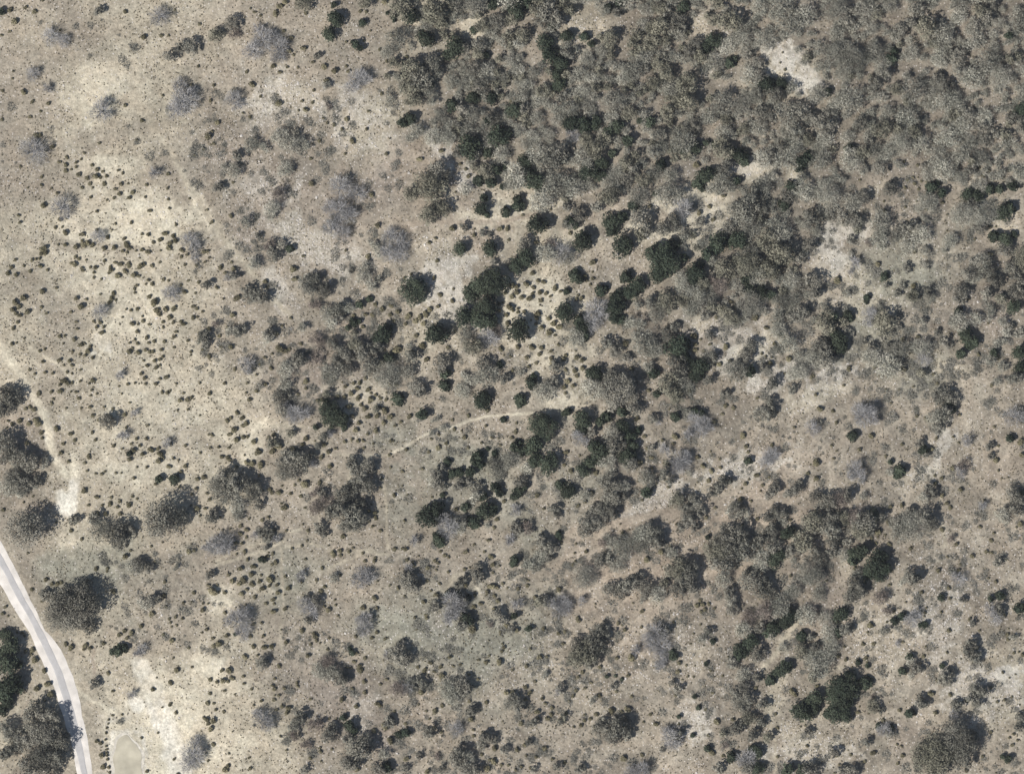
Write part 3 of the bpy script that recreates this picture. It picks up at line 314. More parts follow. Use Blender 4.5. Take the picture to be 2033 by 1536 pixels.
# ---------------------------------------------------------------- the ground sheet
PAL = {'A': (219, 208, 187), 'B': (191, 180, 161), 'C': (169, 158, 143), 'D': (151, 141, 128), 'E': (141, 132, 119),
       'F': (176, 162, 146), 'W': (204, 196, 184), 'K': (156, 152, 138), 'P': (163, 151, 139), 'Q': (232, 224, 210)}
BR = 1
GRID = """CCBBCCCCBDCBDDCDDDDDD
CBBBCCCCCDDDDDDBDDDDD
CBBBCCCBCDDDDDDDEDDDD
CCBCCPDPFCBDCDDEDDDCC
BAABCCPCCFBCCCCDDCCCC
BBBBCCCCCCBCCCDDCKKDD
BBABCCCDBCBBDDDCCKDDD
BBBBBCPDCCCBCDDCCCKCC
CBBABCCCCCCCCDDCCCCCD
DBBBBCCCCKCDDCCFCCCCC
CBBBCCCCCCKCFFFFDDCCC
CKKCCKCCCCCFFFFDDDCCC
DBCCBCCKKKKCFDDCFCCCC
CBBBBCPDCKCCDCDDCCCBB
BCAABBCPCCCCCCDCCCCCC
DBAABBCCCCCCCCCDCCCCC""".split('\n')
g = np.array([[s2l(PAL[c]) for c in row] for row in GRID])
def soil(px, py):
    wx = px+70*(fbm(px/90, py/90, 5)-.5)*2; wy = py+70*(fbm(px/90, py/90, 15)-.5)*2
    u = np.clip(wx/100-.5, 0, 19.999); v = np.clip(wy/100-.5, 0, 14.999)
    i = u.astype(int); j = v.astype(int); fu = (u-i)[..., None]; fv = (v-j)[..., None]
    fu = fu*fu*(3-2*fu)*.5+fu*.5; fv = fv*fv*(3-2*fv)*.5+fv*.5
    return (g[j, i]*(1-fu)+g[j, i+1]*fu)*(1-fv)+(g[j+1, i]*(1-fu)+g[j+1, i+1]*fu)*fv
# patches: x, y, rx, ry, angle, palette, strength, rocky
PATCH = """1548 118 40 30 20 W .95 .8;1600 165 34 22 45 W .85 .8;1500 90 22 12 0 C .5 .6;1390 60 18 26 0 B .7 .5;1170 60 28 60 20 B .7 .6;1130 30 20 40 0 B .6 .5
855 270 14 28 -25 W .8 .8;885 310 16 32 -40 W .85 .9;925 355 20 30 -45 W .8 .9;900 400 12 35 -10 B .8 .6;830 320 40 45 0 F .7 .1;760 220 45 60 20 B .7 .7;720 290 40 30 0 B .5 .8
620 480 90 45 30 B .6 1;520 380 70 60 0 C .6 .9;560 190 70 50 0 B .4 .9;870 500 60 50 0 B .6 .9;830 450 60 20 0 F .6 .3;880 600 50 35 -30 B .8 .8;1000 420 100 28 -10 A .7 .3;1080 400 50 20 0 A .7 .3;870 540 60 40 -20 W .7 .7;900 590 40 50 -20 W .7 .8
1400 430 75 55 0 A .8 .4;1380 380 90 24 -20 A .7 .4;1310 470 60 30 20 A .6 .4;1140 480 60 30 0 A .6 .3;1500 340 60 30 15 A .6 .5;1580 350 30 24 0 A .6 .5;940 60 30 36 20 A .7 .3;1310 530 40 16 30 B .8 .5;1260 510 50 14 20 C .6 .5;1440 660 60 42 0 W .55 .8;1480 700 60 30 -20 W .45 .8;1400 640 30 20 0 B .6 .6
1650 490 36 42 20 W .75 .5;1690 460 40 20 0 W .7 .5;1700 540 20 60 10 B .6 .5;1720 600 40 40 0 B .4 .5;1620 570 30 60 10 B .5 .5;1690 735 75 20 -18 W .9 .8;1630 785 70 22 -20 A .6 .8;1520 690 60 30 -20 A .5 .8;1760 605 30 20 20 B .7 .6;1880 730 50 16 10 B .6 .6
1868 895 14 50 25 W .9 .3;1838 938 22 14 0 W .8 .5;1820 950 60 20 -30 B .5 .7;1985 1332 45 14 5 Q .65 .9;2010 1362 16 10 0 Q .7 .9;1990 1400 60 40 0 B .6 .8;1650 400 40 12 -45 B .8 .5;1730 380 30 14 -30 B .7 .5;1950 410 50 60 -30 B .6 .5;2000 450 30 12 20 B .8 .4
1760 420 120 30 0 C .5 .3;1060 610 70 65 0 A .95 .2;1010 640 34 44 0 A .95 .2;1090 700 80 50 0 A .6 .2;1130 800 50 30 0 A .7 .2;720 780 70 50 0 A .55 .2;1000 560 30 24 0 A .8 .4;1150 760 40 40 0 B .5 .2;1100 830 60 12 -10 B .7 .2;1140 480 30 20 0 B .6 .3
146 965 11 34 12 Q .95 0;132 1000 22 30 0 Q .95 0;255 1500 50 80 0 Q .45 .1;300 1480 60 80 0 A .6 .1;340 1450 60 90 -25 A .7 .1;289 1500 5 60 -8 Q .8 0;218 1510 5 60 5 Q .8 0;253 1452 26 5 0 Q .7 0;137 1085 20 28 0 A .9 0;98 865 9 22 0 Q .7 0;150 935 12 30 -10 A .8 0;322 1425 22 80 -27 Q 1 0;350 1505 28 44 -15 Q .95 0;292 1345 20 48 -33 Q .9 0;273 1397 14 14 0 Q 1 0;430 1320 22 14 -30 Q .6 0;440 1180 24 14 -30 Q .5 0;300 1360 40 50 0 A .6 .2;273 1397 15 16 0 Q .9 0
280 610 50 60 0 A .8 .1;200 560 70 30 0 A .8 .1;240 470 90 22 0 A .6 .1;300 430 90 40 0 A .8 .1;200 680 14 20 -30 Q .6 .1;225 650 14 60 45 A .8 .1;310 800 60 60 0 A .8 .1;240 790 50 40 0 A .6 .1;290 930 90 40 0 A .8 .1;210 860 60 40 0 A .5 .1
200 175 90 50 -30 A .7 .1;250 100 60 30 0 B .7 .2;190 250 100 30 -20 A .5 .1;270 30 60 20 0 B .6 .2;60 60 60 60 0 B .4 0;310 420 60 60 20 A .5 .1;220 330 80 20 0 A .6 .1
440 1190 30 30 0 A .8 .1;420 1320 30 20 0 A .8 .1;400 1400 60 120 0 A .55 .1;440 1480 60 40 0 A .5 .1;500 1160 50 30 0 B .5 .1;520 1400 40 60 0 B .6 .1;470 1360 30 14 20 A .6 .1
500 890 22 40 30 A .8 0;520 840 40 14 0 A .6 0;470 860 60 20 0 A .5 0;545 560 14 50 -45 W .55 .6;560 600 14 40 -35 W .6 .6;450 470 14 60 -40 B .8 .3;400 410 14 50 -35 A .8 .3
1250 1020 90 16 -15 F .8 .3;1190 1060 30 40 -30 F .7 .2;1320 1130 26 60 10 F .8 .2;1450 1020 20 40 0 F .6 .3;1150 1130 30 60 0 F .7 .2;1330 1170 30 20 0 F .6 .2;1420 960 80 30 -20 B .35 .8;1310 985 60 20 -25 W .5 1;1455 930 80 26 -10 W .6 1;1950 1360 90 60 0 W .6 1;1560 740 80 16 -25 W .7 1;1860 1230 70 50 0 W .5 1;1380 1430 60 30 -20 W .55 1;1600 1490 80 30 0 W .5 1;1480 330 50 20 0 W .6 1;1420 110 40 16 -60 W .6 1;700 230 60 60 0 W .4 1;530 200 50 60 0 W .45 1;630 490 90 40 30 W .45 1;520 370 60 40 0 W .4 1
1700 1010 60 20 0 F .5 .3;1860 800 40 30 0 F .6 .3;1990 920 60 60 0 F .5 .2;1830 1435 24 24 0 F .8 .3;1800 1480 40 60 0 P .5 .3;1680 1120 16 30 0 B .5 .3;2010 1060 40 40 0 F .5 .1;1560 1270 14 30 35 B .9 .3;1540 1390 20 90 10 B .8 .4;1600 1440 50 60 0 B .6 .7;1620 1480 80 40 0 B .4 .7
900 1440 70 40 0 F .4 .2;820 1420 60 40 0 F .4 .2;650 1380 40 40 0 P .6 .2;640 1450 60 60 0 P .5 .1;720 1410 30 30 0 W .4 .6;870 1250 30 30 0 W .35 .7;950 1270 90 50 0 K .8 .2;800 1260 80 50 0 K .7 .2;820 1180 60 60 0 K .5 .3;1050 1330 90 60 0 B .3 .7
900 1010 60 60 0 K .4 .2;880 920 80 60 0 K .6 .1;800 1000 40 90 0 K .5 .1;780 870 50 40 0 K .7 .1;600 950 90 40 0 C .5 .1;440 1050 60 20 0 F .4 0;340 1060 60 30 -20 F .4 0;150 1120 90 40 0 K .8 0;60 1010 40 14 0 F .7 0;30 835 40 20 0 F .7 .1
1700 690 90 40 0 K .6 .2;1900 600 60 60 0 P .4 .3;1980 640 30 40 0 P .5 .5;1640 1190 60 60 0 P .6 .2;1550 1200 90 60 0 E .5 .1;560 740 60 60 0 P .3 .2;640 700 60 40 0 P .5 .2;650 660 60 20 0 F .6 .2;600 640 30 60 -30 C .6 .1;700 650 50 10 0 F .7 .1
500 300 120 60 0 P .5 .5;480 1480 20 20 0 A .4 0;690 1290 80 20 0 B .4 .3;1360 1300 200 80 0 C .4 .6;1180 1380 60 60 0 B .3 .6;1390 1300 20 40 0 B .4 .4;1430 1000 60 20 -20 C .6 .4;1900 1180 120 120 0 C .4 .7;1750 1260 90 90 0 B .3 .7;1150 960 60 40 0 K .6 .4
220 265 110 26 -12 D .6 .1;90 330 60 30 0 D .45 .1;60 560 60 40 0 D .5 .1;180 490 160 14 5 D .5 .1;120 640 60 60 0 C .6 .1;110 760 40 50 0 C .5 .1;330 330 50 20 0 D .5 .2;420 260 60 40 0 D .5 .4;370 100 40 60 0 C .5 .2;60 130 60 40 0 C .5 .1;350 880 60 40 0 C .5 .1;420 1110 70 30 0 D .5 .1;300 1150 80 40 0 D .4 .1;700 80 60 60 0 D .4 .3;560 290 90 50 0 D .5 .5;500 450 50 60 0 P .5 .6;920 1000 60 60 0 D .35 .2;820 1130 90 50 0 D .35 .3
185 700 9 5 0 Q .5 0;55 1400 40 12 0 B .6 .1;60 1300 24 50 -15 B .6 .1;230 1200 30 40 0 B .4 .1;240 1300 30 60 0 B .4 .1;10 1180 24 30 0 B .5 .1;190 1350 26 30 0 C .5 .1"""
# pale tracks: width, palette, strength | points
TRACKS = """52 C .35|-40 1040 0 1110 45 1200 80 1262 120 1330 148 1410 165 1480 178 1570;40 B .35|-40 1050 0 1118 45 1200 80 1262 120 1330 148 1410 165 1480 178 1570
12 A .9|-20 660 12 705 35 735 60 775 85 820 98 860 100 890 112 915 135 945
9 B .6|255 165 290 230 335 300 380 380 430 455 480 520 530 580 575 625
5 A .7|478 925 492 900 500 870 512 845 530 830;3 B .5|500 830 560 842 620 848;4 A .5|520 880 500 850 495 830
4 A .75|770 905 800 890 830 870 870 852 920 840 960 828 1010 822 1060 818;4 B .8|1090 822 1120 815 1150 790
4 B .8|760 950 768 1000 765 1040 772 1090;4 B .8|430 1120 480 1105 530 1092 565 1075;3 B .55|559 1090 561 1180 558 1290;4 B .7|650 1128 690 1112 730 1095 770 1100
6 B .8|895 1150 918 1138 938 1150 950 1175 962 1195;3 B .6|890 1165 900 1145;7 F .7|815 445 870 442 930 440 990 440 1050 430 1090 420
10 F .8|1175 1065 1215 1040 1265 1025 1330 1020 1390 1005 1430 1000;9 F .8|1275 1095 1300 1130 1320 1190;8 F .7|1400 1150 1430 1130 1480 1140
8 B .85|1590 1225 1562 1262 1540 1300 1515 1325;6 B .7|1545 1345 1532 1380 1525 1420 1538 1470 1540 1540;6 B .7|1620 1350 1640 1330 1670 1325
4 A .8|152 1365 180 1388 212 1402 232 1418 258 1448 280 1480 300 1540;3 B .7|205 1345 215 1375 215 1400;2.5 F .9|189 1285 185 1310 188 1340;3 B .6|60 1390 85 1392 115 1398;3 F .5|60 1380 45 1410 40 1450
4 B .7|430 1112 470 1095 520 1078 560 1060 600 1050;3 B .6|560 1090 620 1080 680 1100 740 1092;4 B .6|980 440 1010 470 1000 500;3 B .6|740 905 700 930 690 960;4 A .6|60 690 110 720 150 760 190 730 205 690;3 B .6|600 860 640 900 700 905 770 905;4 B .6|390 900 440 915 480 925;4 B .6|430 1300 480 1340 540 1370 560 1400;3 B .5|945 1175 990 1220 1040 1260;4 A .5|215 1405 205 1440 212 1480 214 1536;3 F .6|1180 1010 1130 1060 1120 1120
5 B .6|1866 985 1872 1040 1876 1085;4 B .5|1340 20 1360 80;5 B .5|40 1500 20 1530;3 B .6|400 1345 380 1330 370 1290"""
def seg_dist(px, py, pts):
    d = np.full(px.shape, 1e9)
    for (x0, y0), (x1, y1) in zip(pts[:-1], pts[1:]):
        L2 = (x1-x0)**2+(y1-y0)**2
        t = np.clip(((px-x0)*(x1-x0)+(py-y0)*(y1-y0))/L2, 0, 1)
        d = np.minimum(d, np.hypot(px-x0-t*(x1-x0), py-y0-t*(y1-y0)))
    return d
def axis(a, b, step):
    core = np.arange(a, b+step, step); out = []; d = step; v = b
    while v < 4200: d *= 1.22; v += d; out.append(v)
    lo = []; d = step; v = a
    while v > -4200: d *= 1.22; v -= d; lo.append(v)
    return np.concatenate([lo[::-1], core, out])
X = axis(-170, 170, .42); Y = axis(-130, 130, .42)
gx, gy = np.meshgrid(X, Y); gz = hgt(gx, gy)
px, py = px_of(gx, gy)
nx, ny = len(X), len(Y)
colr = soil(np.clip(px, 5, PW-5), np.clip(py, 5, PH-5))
rock = .12+.25*np.clip(fbm(px/60, py/60, 31)-.45, 0, 1)*3
grass = .35+.6*fbm(px/40, py/40, 41)
n1 = fbm(px/16, py/16, 51, 4)-.5; n2 = fbm(px/45, py/45, 61, 3)-.5
bright = np.zeros_like(px); n3 = fbm(px/7, py/7, 171, 4)
for row in PATCH.replace('\n', ';').split(';'):
    f = row.split(); x0, y0, rx, ry, an, pc, stg, rk = float(f[0]), float(f[1]), float(f[2]), float(f[3]), float(f[4]), f[5], float(f[6]), float(f[7])
    a = R(an); dx = px-x0; dy = py-y0
    u = (dx*math.cos(a)+dy*math.sin(a))/rx; v = (-dx*math.sin(a)+dy*math.cos(a))/ry
    d = np.sqrt(u*u+v*v)+(.7 if rk == 0 else 2.7 if pc in 'WQ' else 1.2)*n1+(.3 if rk == 0 else 1.0 if pc in 'WQ' else .7)*n2
    k = np.clip((1.25-d)/(.5 if pc in 'QW' else .8), 0, 1); k = k*k*(3-2*k)*stg
    if pc == 'W': k = k*np.clip(n3*2.1+.1, 0, 1)
    colr = colr*(1-k[..., None])+s2l(PAL[pc])*k[..., None]
    rock = np.maximum(rock, k/max(stg, .01)*rk*.95)
    if pc in 'QAW': grass = grass*(1-k*.8)
    if pc == 'Q': rock = rock*(1-k*.9*(1-rk)); bright = np.maximum(bright, k)
for row in TRACKS.replace('\n', ';').split(';'):
    h_, p_ = row.split('|'); wd, pc, stg = h_.split(); wd = float(wd); stg = float(stg)
    q = list(map(float, p_.split())); pts = list(zip(q[::2], q[1::2]))
    d = seg_dist(px+9*n1, py+9*n2, pts); wd = max(wd*1.15, 4.8)
    k = np.clip(1.45-d/(wd*.62)+n1*.5, 0, 1)*min(1, stg+.2)
    colr = colr*(1-k[..., None])+s2l(PAL[pc])*k[..., None]; grass = grass*(1-k); rock = rock*(1-k)
    bright = np.maximum(bright, k)
rt = np.clip((px-350)/800, 0, 1); k = 1-.05*rt+(.34+.45*rt)*(fbm(px/24+3, py/24, 151, 4)-.5)+.22*(fbm((px*.8+py*.6)/150, (py*.8-px*.6)/34, 161, 3)-.5)
colr = colr*k[..., None]
# trodden, littered soil blends towards grey under the dense woodland of the upper right
WOOD = [(760, 120), (820, -40), (2100, -40), (2100, 360), (1900, 370), (1760, 330), (1700, 420), (1640, 440), (1600, 560), (1640, 640), (1540, 650), (1440, 620), (1350, 620), (1290, 480), (1370, 330), (1290, 370), (1180, 370), (1060, 400), (960, 370), (870, 290), (830, 210), (760, 230)]
def inpoly(x, y, P_):
    r = np.zeros(np.shape(x), bool); n = len(P_)
    for i in range(n):
        x0, y0 = P_[i]; x1, y1 = P_[(i+1) % n]
        if y0 == y1: continue
        c = ((y0 > y) != (y1 > y)) & (x < (x1-x0)*(y-y0)/(y1-y0)+x0); r ^= c
    return r
GK = 0.66
V = np.stack([gx, gy, gz], -1).reshape(-1, 3)
idx = np.arange(nx*ny).reshape(ny, nx)
F = np.stack([idx[:-1, :-1], idx[:-1, 1:], idx[1:, 1:], idx[1:, :-1]], -1).reshape(-1, 4)
mask = np.stack([np.clip(rock, 0, 1), np.clip(grass, 0, 1), bright], -1).reshape(-1, 3)
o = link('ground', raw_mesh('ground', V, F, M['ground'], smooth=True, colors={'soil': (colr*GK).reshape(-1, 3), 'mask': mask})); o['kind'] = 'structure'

# ---------------------------------------------------------------- the road, its worn strip, the pond
def ribbon(name, L_, R_, mat, lift, step=12):
    """strip between two polylines given in photo pixels"""
    def res(p, n):
        p = np.array(p, float); d = np.r_[0, np.cumsum(np.hypot(*np.diff(p, axis=0).T))]
        t = np.linspace(0, d[-1], n); return np.interp(t, d, p[:, 0]), np.interp(t, d, p[:, 1])
    n = 120; lx, ly = res(L_, n); rx, ry = res(R_, n); m = 9; vs = []
    for q in range(m):
        f = q/(m-1); jx = (fbm(np.arange(n)/5., np.full(n, q*9.), 71+q)-.5)*(5.0 if q in (0, m-1) else 0)
        x, y, z = at(lx*(1-f)+rx*f+jx, ly*(1-f)+ry*f)
        edge = -.05 if q in (0, m-1) else 0
        vs.append(np.stack([x, y, z+lift+edge], -1))
    V_ = np.concatenate(vs); I = np.arange(n*m).reshape(m, n)
    F_ = np.stack([I[:-1, :-1], I[:-1, 1:], I[1:, 1:], I[1:, :-1]], -1).reshape(-1, 4)
    o = link(name, raw_mesh(name, V_, F_, mat, smooth=True)); o['kind'] = 'structure'
    return o
ribbon('road', [(-40, 1090), (0, 1160), (23, 1198), (60, 1258), (86, 1316), (112, 1378), (130, 1435), (138, 1460), (147, 1495), (154, 1536), (164, 1600)],
       [(-40, 1010), (0, 1070), (26, 1120), (62, 1192), (90, 1250), (122, 1288), (141, 1334), (154, 1370), (167, 1435), (177, 1495), (183, 1536), (191, 1600)], M['road'], .07)
ribbon('road_strip', [(-40, 1060), (-6, 1112), (18, 1157), (37, 1192), (64, 1240), (88, 1290), (112, 1345), (132, 1410), (145, 1465), (151, 1490), (158, 1520), (166, 1560)],
       [(-40, 1030), (6, 1105), (30, 1150), (51, 1190), (80, 1240), (103, 1285), (127, 1340), (147, 1405), (159, 1460), (165, 1487), (172, 1520), (180, 1560)], M['worn'], .10)
def disc(name, pts, mat, lift):
    c = np.mean(pts, 0); p = np.array(pts, float); n = len(p)
    fine = []
    for i in range(n):
        a, b = p[i], p[(i+1) % n]
        a0, b1 = p[i-1], p[(i+2) % n]
        for t in np.linspace(0, 1, 6, endpoint=False):
            fine.append(.5*((2*a)+(-a0+b)*t+(2*a0-5*a+4*b-b1)*t*t+(-a0+3*a-3*b+b1)*t**3))
    fine = np.array(fine); n = len(fine); V_ = [];
    for k in (1.0, .75, .5, .25):
        q = c+(fine-c)*k; x, y, z = at(q[:, 0], q[:, 1]); V_.append(np.stack([x, y, z+lift], -1))
    x, y, z = at(c[0], c[1]); V_ = np.concatenate(V_+[np.array([[x, y, z+lift]])])
    F4 = []; 
    for k in range(3):
        for i in range(n): F4.append((k*n+i, k*n+(i+1) % n, (k+1)*n+(i+1) % n, (k+1)*n+i))
    F3 = [(3*n+i, 3*n+(i+1) % n, 4*n) for i in range(n)]
    o = link(name, raw_mesh(name, V_, [np.array(F4)[:, ::-1], np.array(F3)[:, ::-1]], mat, smooth=True)); o['kind'] = 'structure'
POND = [(240, 1462), (233, 1470), (229, 1488), (224, 1506), (228, 1528), (224, 1550), (232, 1575), (280, 1576), (284, 1545), (280, 1520), (281, 1498), (272, 1480), (262, 1470), (252, 1458)]
disc('pond_shore', [(254+(x-254)*(1.2+.06*math.sin(i_*2.1)), 1512+(y-1512)*(1.09+.03*math.cos(i_*1.7))) for i_, (x, y) in enumerate(POND)], flat_mat('dried_silt', (.47, .44, .375), .9, .22), .03)
disc('pond', POND, M['pond'], .08)
def sample(field, gxx, gyy):
    i = np.clip(np.searchsorted(X, gxx), 0, nx-1); j = np.clip(np.searchsorted(Y, gyy), 0, ny-1); return field[j, i]
# ---------------------------------------------------------------- crown shapes
def unit(v): return v/np.maximum(np.linalg.norm(v, axis=-1, keepdims=True), 1e-6)
def cards(P, Nn, sx, sy, rs):
    n = len(P); a = unit(np.cross(Nn, rs.normal(size=(n, 3)))); b = np.cross(Nn, a)
    sx = np.broadcast_to(sx, n)[:, None]; sy = np.broadcast_to(sy, n)[:, None]
    q = np.stack([P-a*sx-b*sy*.6, P+a*sx-b*sy, P+a*sx*.7+b*sy, P-a*sx*.8+b*sy*.8], 1)
    return q.reshape(-1, 3), np.arange(4*n).reshape(n, 4)
def twigs(P, D, ln, wd, rs):
    n = len(P); s = unit(np.cross(D, rs.normal(size=(n, 3))))
    ln = np.broadcast_to(ln, n)[:, None]
    q = np.stack([P-s*wd, P+s*wd, P+D*ln+s*wd*.3, P+D*ln-s*wd*.3], 1)
    return q.reshape(-1, 3), np.arange(4*n).reshape(n, 4)
def tube(pts, rad, k=6):
    pts = np.array(pts, float); n = len(pts); d = unit(np.gradient(pts, axis=0))
    a = unit(np.cross(d, np.array([.3, .9, .2]))); b = np.cross(d, a); th = np.arange(k)*2*math.pi/k
    V_ = (pts[:, None]+np.array(rad)[:, None, None]*(a[:, None]*np.cos(th)[None, :, None]+b[:, None]*np.sin(th)[None, :, None])).reshape(-1, 3)
    F_ = []
    for i in range(n-1):
        for j in range(k): F_.append((i*k+j, i*k+(j+1) % k, (i+1)*k+(j+1) % k, (i+1)*k+j))
    return V_, np.array(F_)
def join(parts):
    Vs = []; Fs = []; o_ = 0
    for v, f in parts: Vs.append(v); Fs.append(f+o_); o_ += len(v)
    return np.concatenate(Vs), [np.concatenate(Fs)]
def lobes(rs, Rr, n, rmin, rmax, H, base, full=1.0, flat=.75):
    """lobe centres and radii filling an uneven dome of radius Rr and height H above base"""
    c = []
    ell = rs.uniform(.84, 1.0); ph = rs.uniform(0, 6.28)
    for i in range(n):
        for _ in range(60):
            a = rs.uniform(0, 6.283); q = math.sqrt(rs.uniform(0, 1)); r = rs.uniform(rmin, rmax)
            lim = (1-r*.85)*(1+.10*math.sin(2*a+ph)+.07*math.sin(3*a+ph*2)+.05*math.sin(5*a))
            rad = q*lim*full; top = math.sqrt(max(0, 1-(rad*.95)**2))
            z = base+(H-base)*(top*rs.uniform(.35, 1.0))-r*Rr*.55
            p = (rad*math.cos(a)*Rr, rad*math.sin(a)*ell*Rr, max(z, base*.6+r*Rr*.25))
            if all(math.hypot(p[0]-s[0], p[1]-s[1]) > .62*(r*Rr+s[3])*.8 for s in c): break
        c.append((*p, r*Rr))
    return c
def lobe_pts(c, n, rs, up=-.25, jit=.08):
    c = np.array(c); w_ = c[:, 3]**2; w_ = w_/w_.sum(); i = rs.choice(len(c), n, p=w_)
    d = unit(rs.normal(size=(n, 3))); d[:, 2] = np.where(d[:, 2] < up, -d[:, 2], d[:, 2])
    P = c[i, :3]+d*c[i, 3:4]*(1+rs.normal(0, jit, (n, 1)))*np.array([1, 1, .8])
    return P, d, i
SIZES = [1.7, 3.3, 6.2]
def crown(kind, si, seed):
    rs = np.random.RandomState(seed*17+si*5+ord(kind)); Rr = SIZES[si]
    A = Rr*Rr
    if kind == 'J':
        H = .98*Rr+.6; c = lobes(rs, Rr, [6, 10, 18][si], .34 if si < 2 else .26, .52 if si < 2 else .38, H, .15*Rr, 1.0)
        c.append((0, 0, H*.42, Rr*.62))
        P, d, _ = lobe_pts(c, int(150*A**.92), rs)
        k = P[:, 2] > .05; P = P[k]; d = unit(d[k]+rs.normal(0, .55, d[k].shape))
        s = rs.uniform(.11, .24, len(P)); v, f = cards(P, d, s, s*1.15, rs)
        return raw_mesh('crown', v, [f], M['J'])
    if kind in 'OY':
        H = 1.12*Rr+1.0; c = lobes(rs, Rr, [7, 16, 40][si], .24 if si else .3, .36 if si else .46, H, .25*Rr)
        P, d, _ = lobe_pts(c, int(95*A**.93), rs)
        d = unit(d+rs.normal(0, .42, d.shape)); s = rs.uniform(.09, .21, len(P)); p1 = cards(P, d, s, s*1.2, rs)
        P, d, _ = lobe_pts(c, int(40*A**.93), rs, jit=.2)
        p2 = twigs(P, unit(d+rs.normal(0, .5, d.shape)), rs.uniform(.3, .8, len(P)), .03, rs)
        v, f = join([p1, p2]); return raw_mesh('crown', v, f, M[kind])
    if kind in 'DB':
        H = .85*Rr+1.0; c = lobes(rs, Rr, [6, 15, 36][si], .24, .36, H, .15*Rr)
        P, d, _ = lobe_pts(c, int(110*A**.93), rs, jit=.3)
        p2 = twigs(P, unit(d+rs.normal(0, .6, d.shape)), rs.uniform(.35, .9, len(P)), rs.uniform(.025, .05, (len(P), 1)), rs)
        P, d, _ = lobe_pts(c, int(48*A**.93), rs); s = rs.uniform(.07, .16, len(P))
        p1 = cards(P, unit(d+rs.normal(0, .7, d.shape)), s, s*1.2, rs)
        v, f = join([p1, p2]); return raw_mesh('crown', v, f, M[kind])
    if kind == 'G':
        H = .8*Rr+.9; c = lobes(rs, Rr, [5, 12, 26][si], .26, .38, H, .2*Rr)
        P, d, _ = lobe_pts(c, int(112*A**.93), rs, jit=.35)
        d = unit(d*.5+unit(P*np.array([1, 1, .8]))*1.0+rs.normal(0, .35, d.shape))
        v, f = twigs(P-d*.3, d, rs.uniform(.5, 1.2, len(P)), rs.uniform(.022, .042, (len(P), 1)), rs)
        return raw_mesh('crown', v, [f], M['G'])
def trunk(kind, si, seed):
    rs = np.random.RandomState(seed*31+si+ord(kind)); Rr = SIZES[si]; parts = []
    g_ = kind == 'G'; H = 1.0*Rr; t = (.055*Rr+.05)*(1.1 if g_ else 1)
    parts.append(tube([(0, 0, -.3), (.02*Rr, 0, .12*H), (.03*Rr, .02*Rr, .3*H)], [t*1.4, t, t*.8]))
    for i in range([4, 6, 9][si]):
        a = i*6.283/[4, 6, 9][si]+rs.uniform(-.4, .4); q = rs.uniform(.55, .92)*Rr; z = H*rs.uniform(.55, .85)
        m_ = np.array((math.cos(a+.2)*q*.45, math.sin(a+.2)*q*.45, z*.62)); e = np.array((math.cos(a)*q, math.sin(a)*q, z))
        parts.append(tube([(0.03*Rr, .02*Rr, .24*H), m_, e], [t*.6, t*.4, t*.12], 5))
        if g_ or si == 2:
            for s_ in (-1, 1):
                e2 = np.array((math.cos(a+.38*s_)*q*.95, math.sin(a+.38*s_)*q*.95, z*.95)); parts.append(tube([m_, (m_+e2)/2+(0, 0, .05*Rr), e2], [t*.35, t*.22, t*.07], 4))
    v, f = join(parts)
    return raw_mesh('trunk', v, f, M['pale_bark'] if g_ else M['bark'], smooth=True)
def shrub(kind, seed):
    rs = np.random.RandomState(seed+400)
    if kind == 'S':
        c = [(rs.uniform(-.45, .45), rs.uniform(-.45, .45), rs.uniform(.3, .55), rs.uniform(.35, .5)) for _ in range(5)]+[(0, 0, .35, .55)]
        P, d, _ = lobe_pts(c, 330, rs, jit=.12); d = unit(d+rs.normal(0, .5, d.shape)); s = rs.uniform(.06, .14, len(P))
        v, f = cards(P, d, s, s*1.3, rs)
        P, d, _ = lobe_pts(c, 60, rs, jit=.3); q = twigs(P*.7, unit(P+(0, 0, .3)), .45, .02, rs); v, f = join([(v, f), q])
    return raw_mesh('shrub', v, f, M['S'])
def lowbrush(seed):
    rs = np.random.RandomState(seed+900); n = 150
    a = rs.uniform(0, 6.283, n); q = np.sqrt(rs.rand(n))*(1+.25*np.sin(3*a+seed)); P = np.stack([q*np.cos(a), q*np.sin(a)*.8, rs.uniform(.05, .8, n)*(1.15-.6*q)], -1)
    d = unit(rs.normal(size=(n, 3))+(0, 0, .6)); s = rs.uniform(.035, .085, n); p1 = cards(P, d, s, s*1.3, rs)
    p2 = twigs(P, unit(P*[1, 1, .5]+rs.normal(0, .4, (n, 3))+(0, 0, .4)), rs.uniform(.2, .5, n), .02, rs); v, f = join([p1, p2])
    return raw_mesh('brush', v, f, M['L'])
low = [lowbrush(i) for i in range(4)]
NV = 4
protos = {}
def proto(kind, si, v):
    k = (kind, si, v)
    if k not in protos: protos[k] = (crown(kind, si, v), trunk(kind, si, v))
    return protos[k]
shrubs = [shrub('S', i) for i in range(6)]

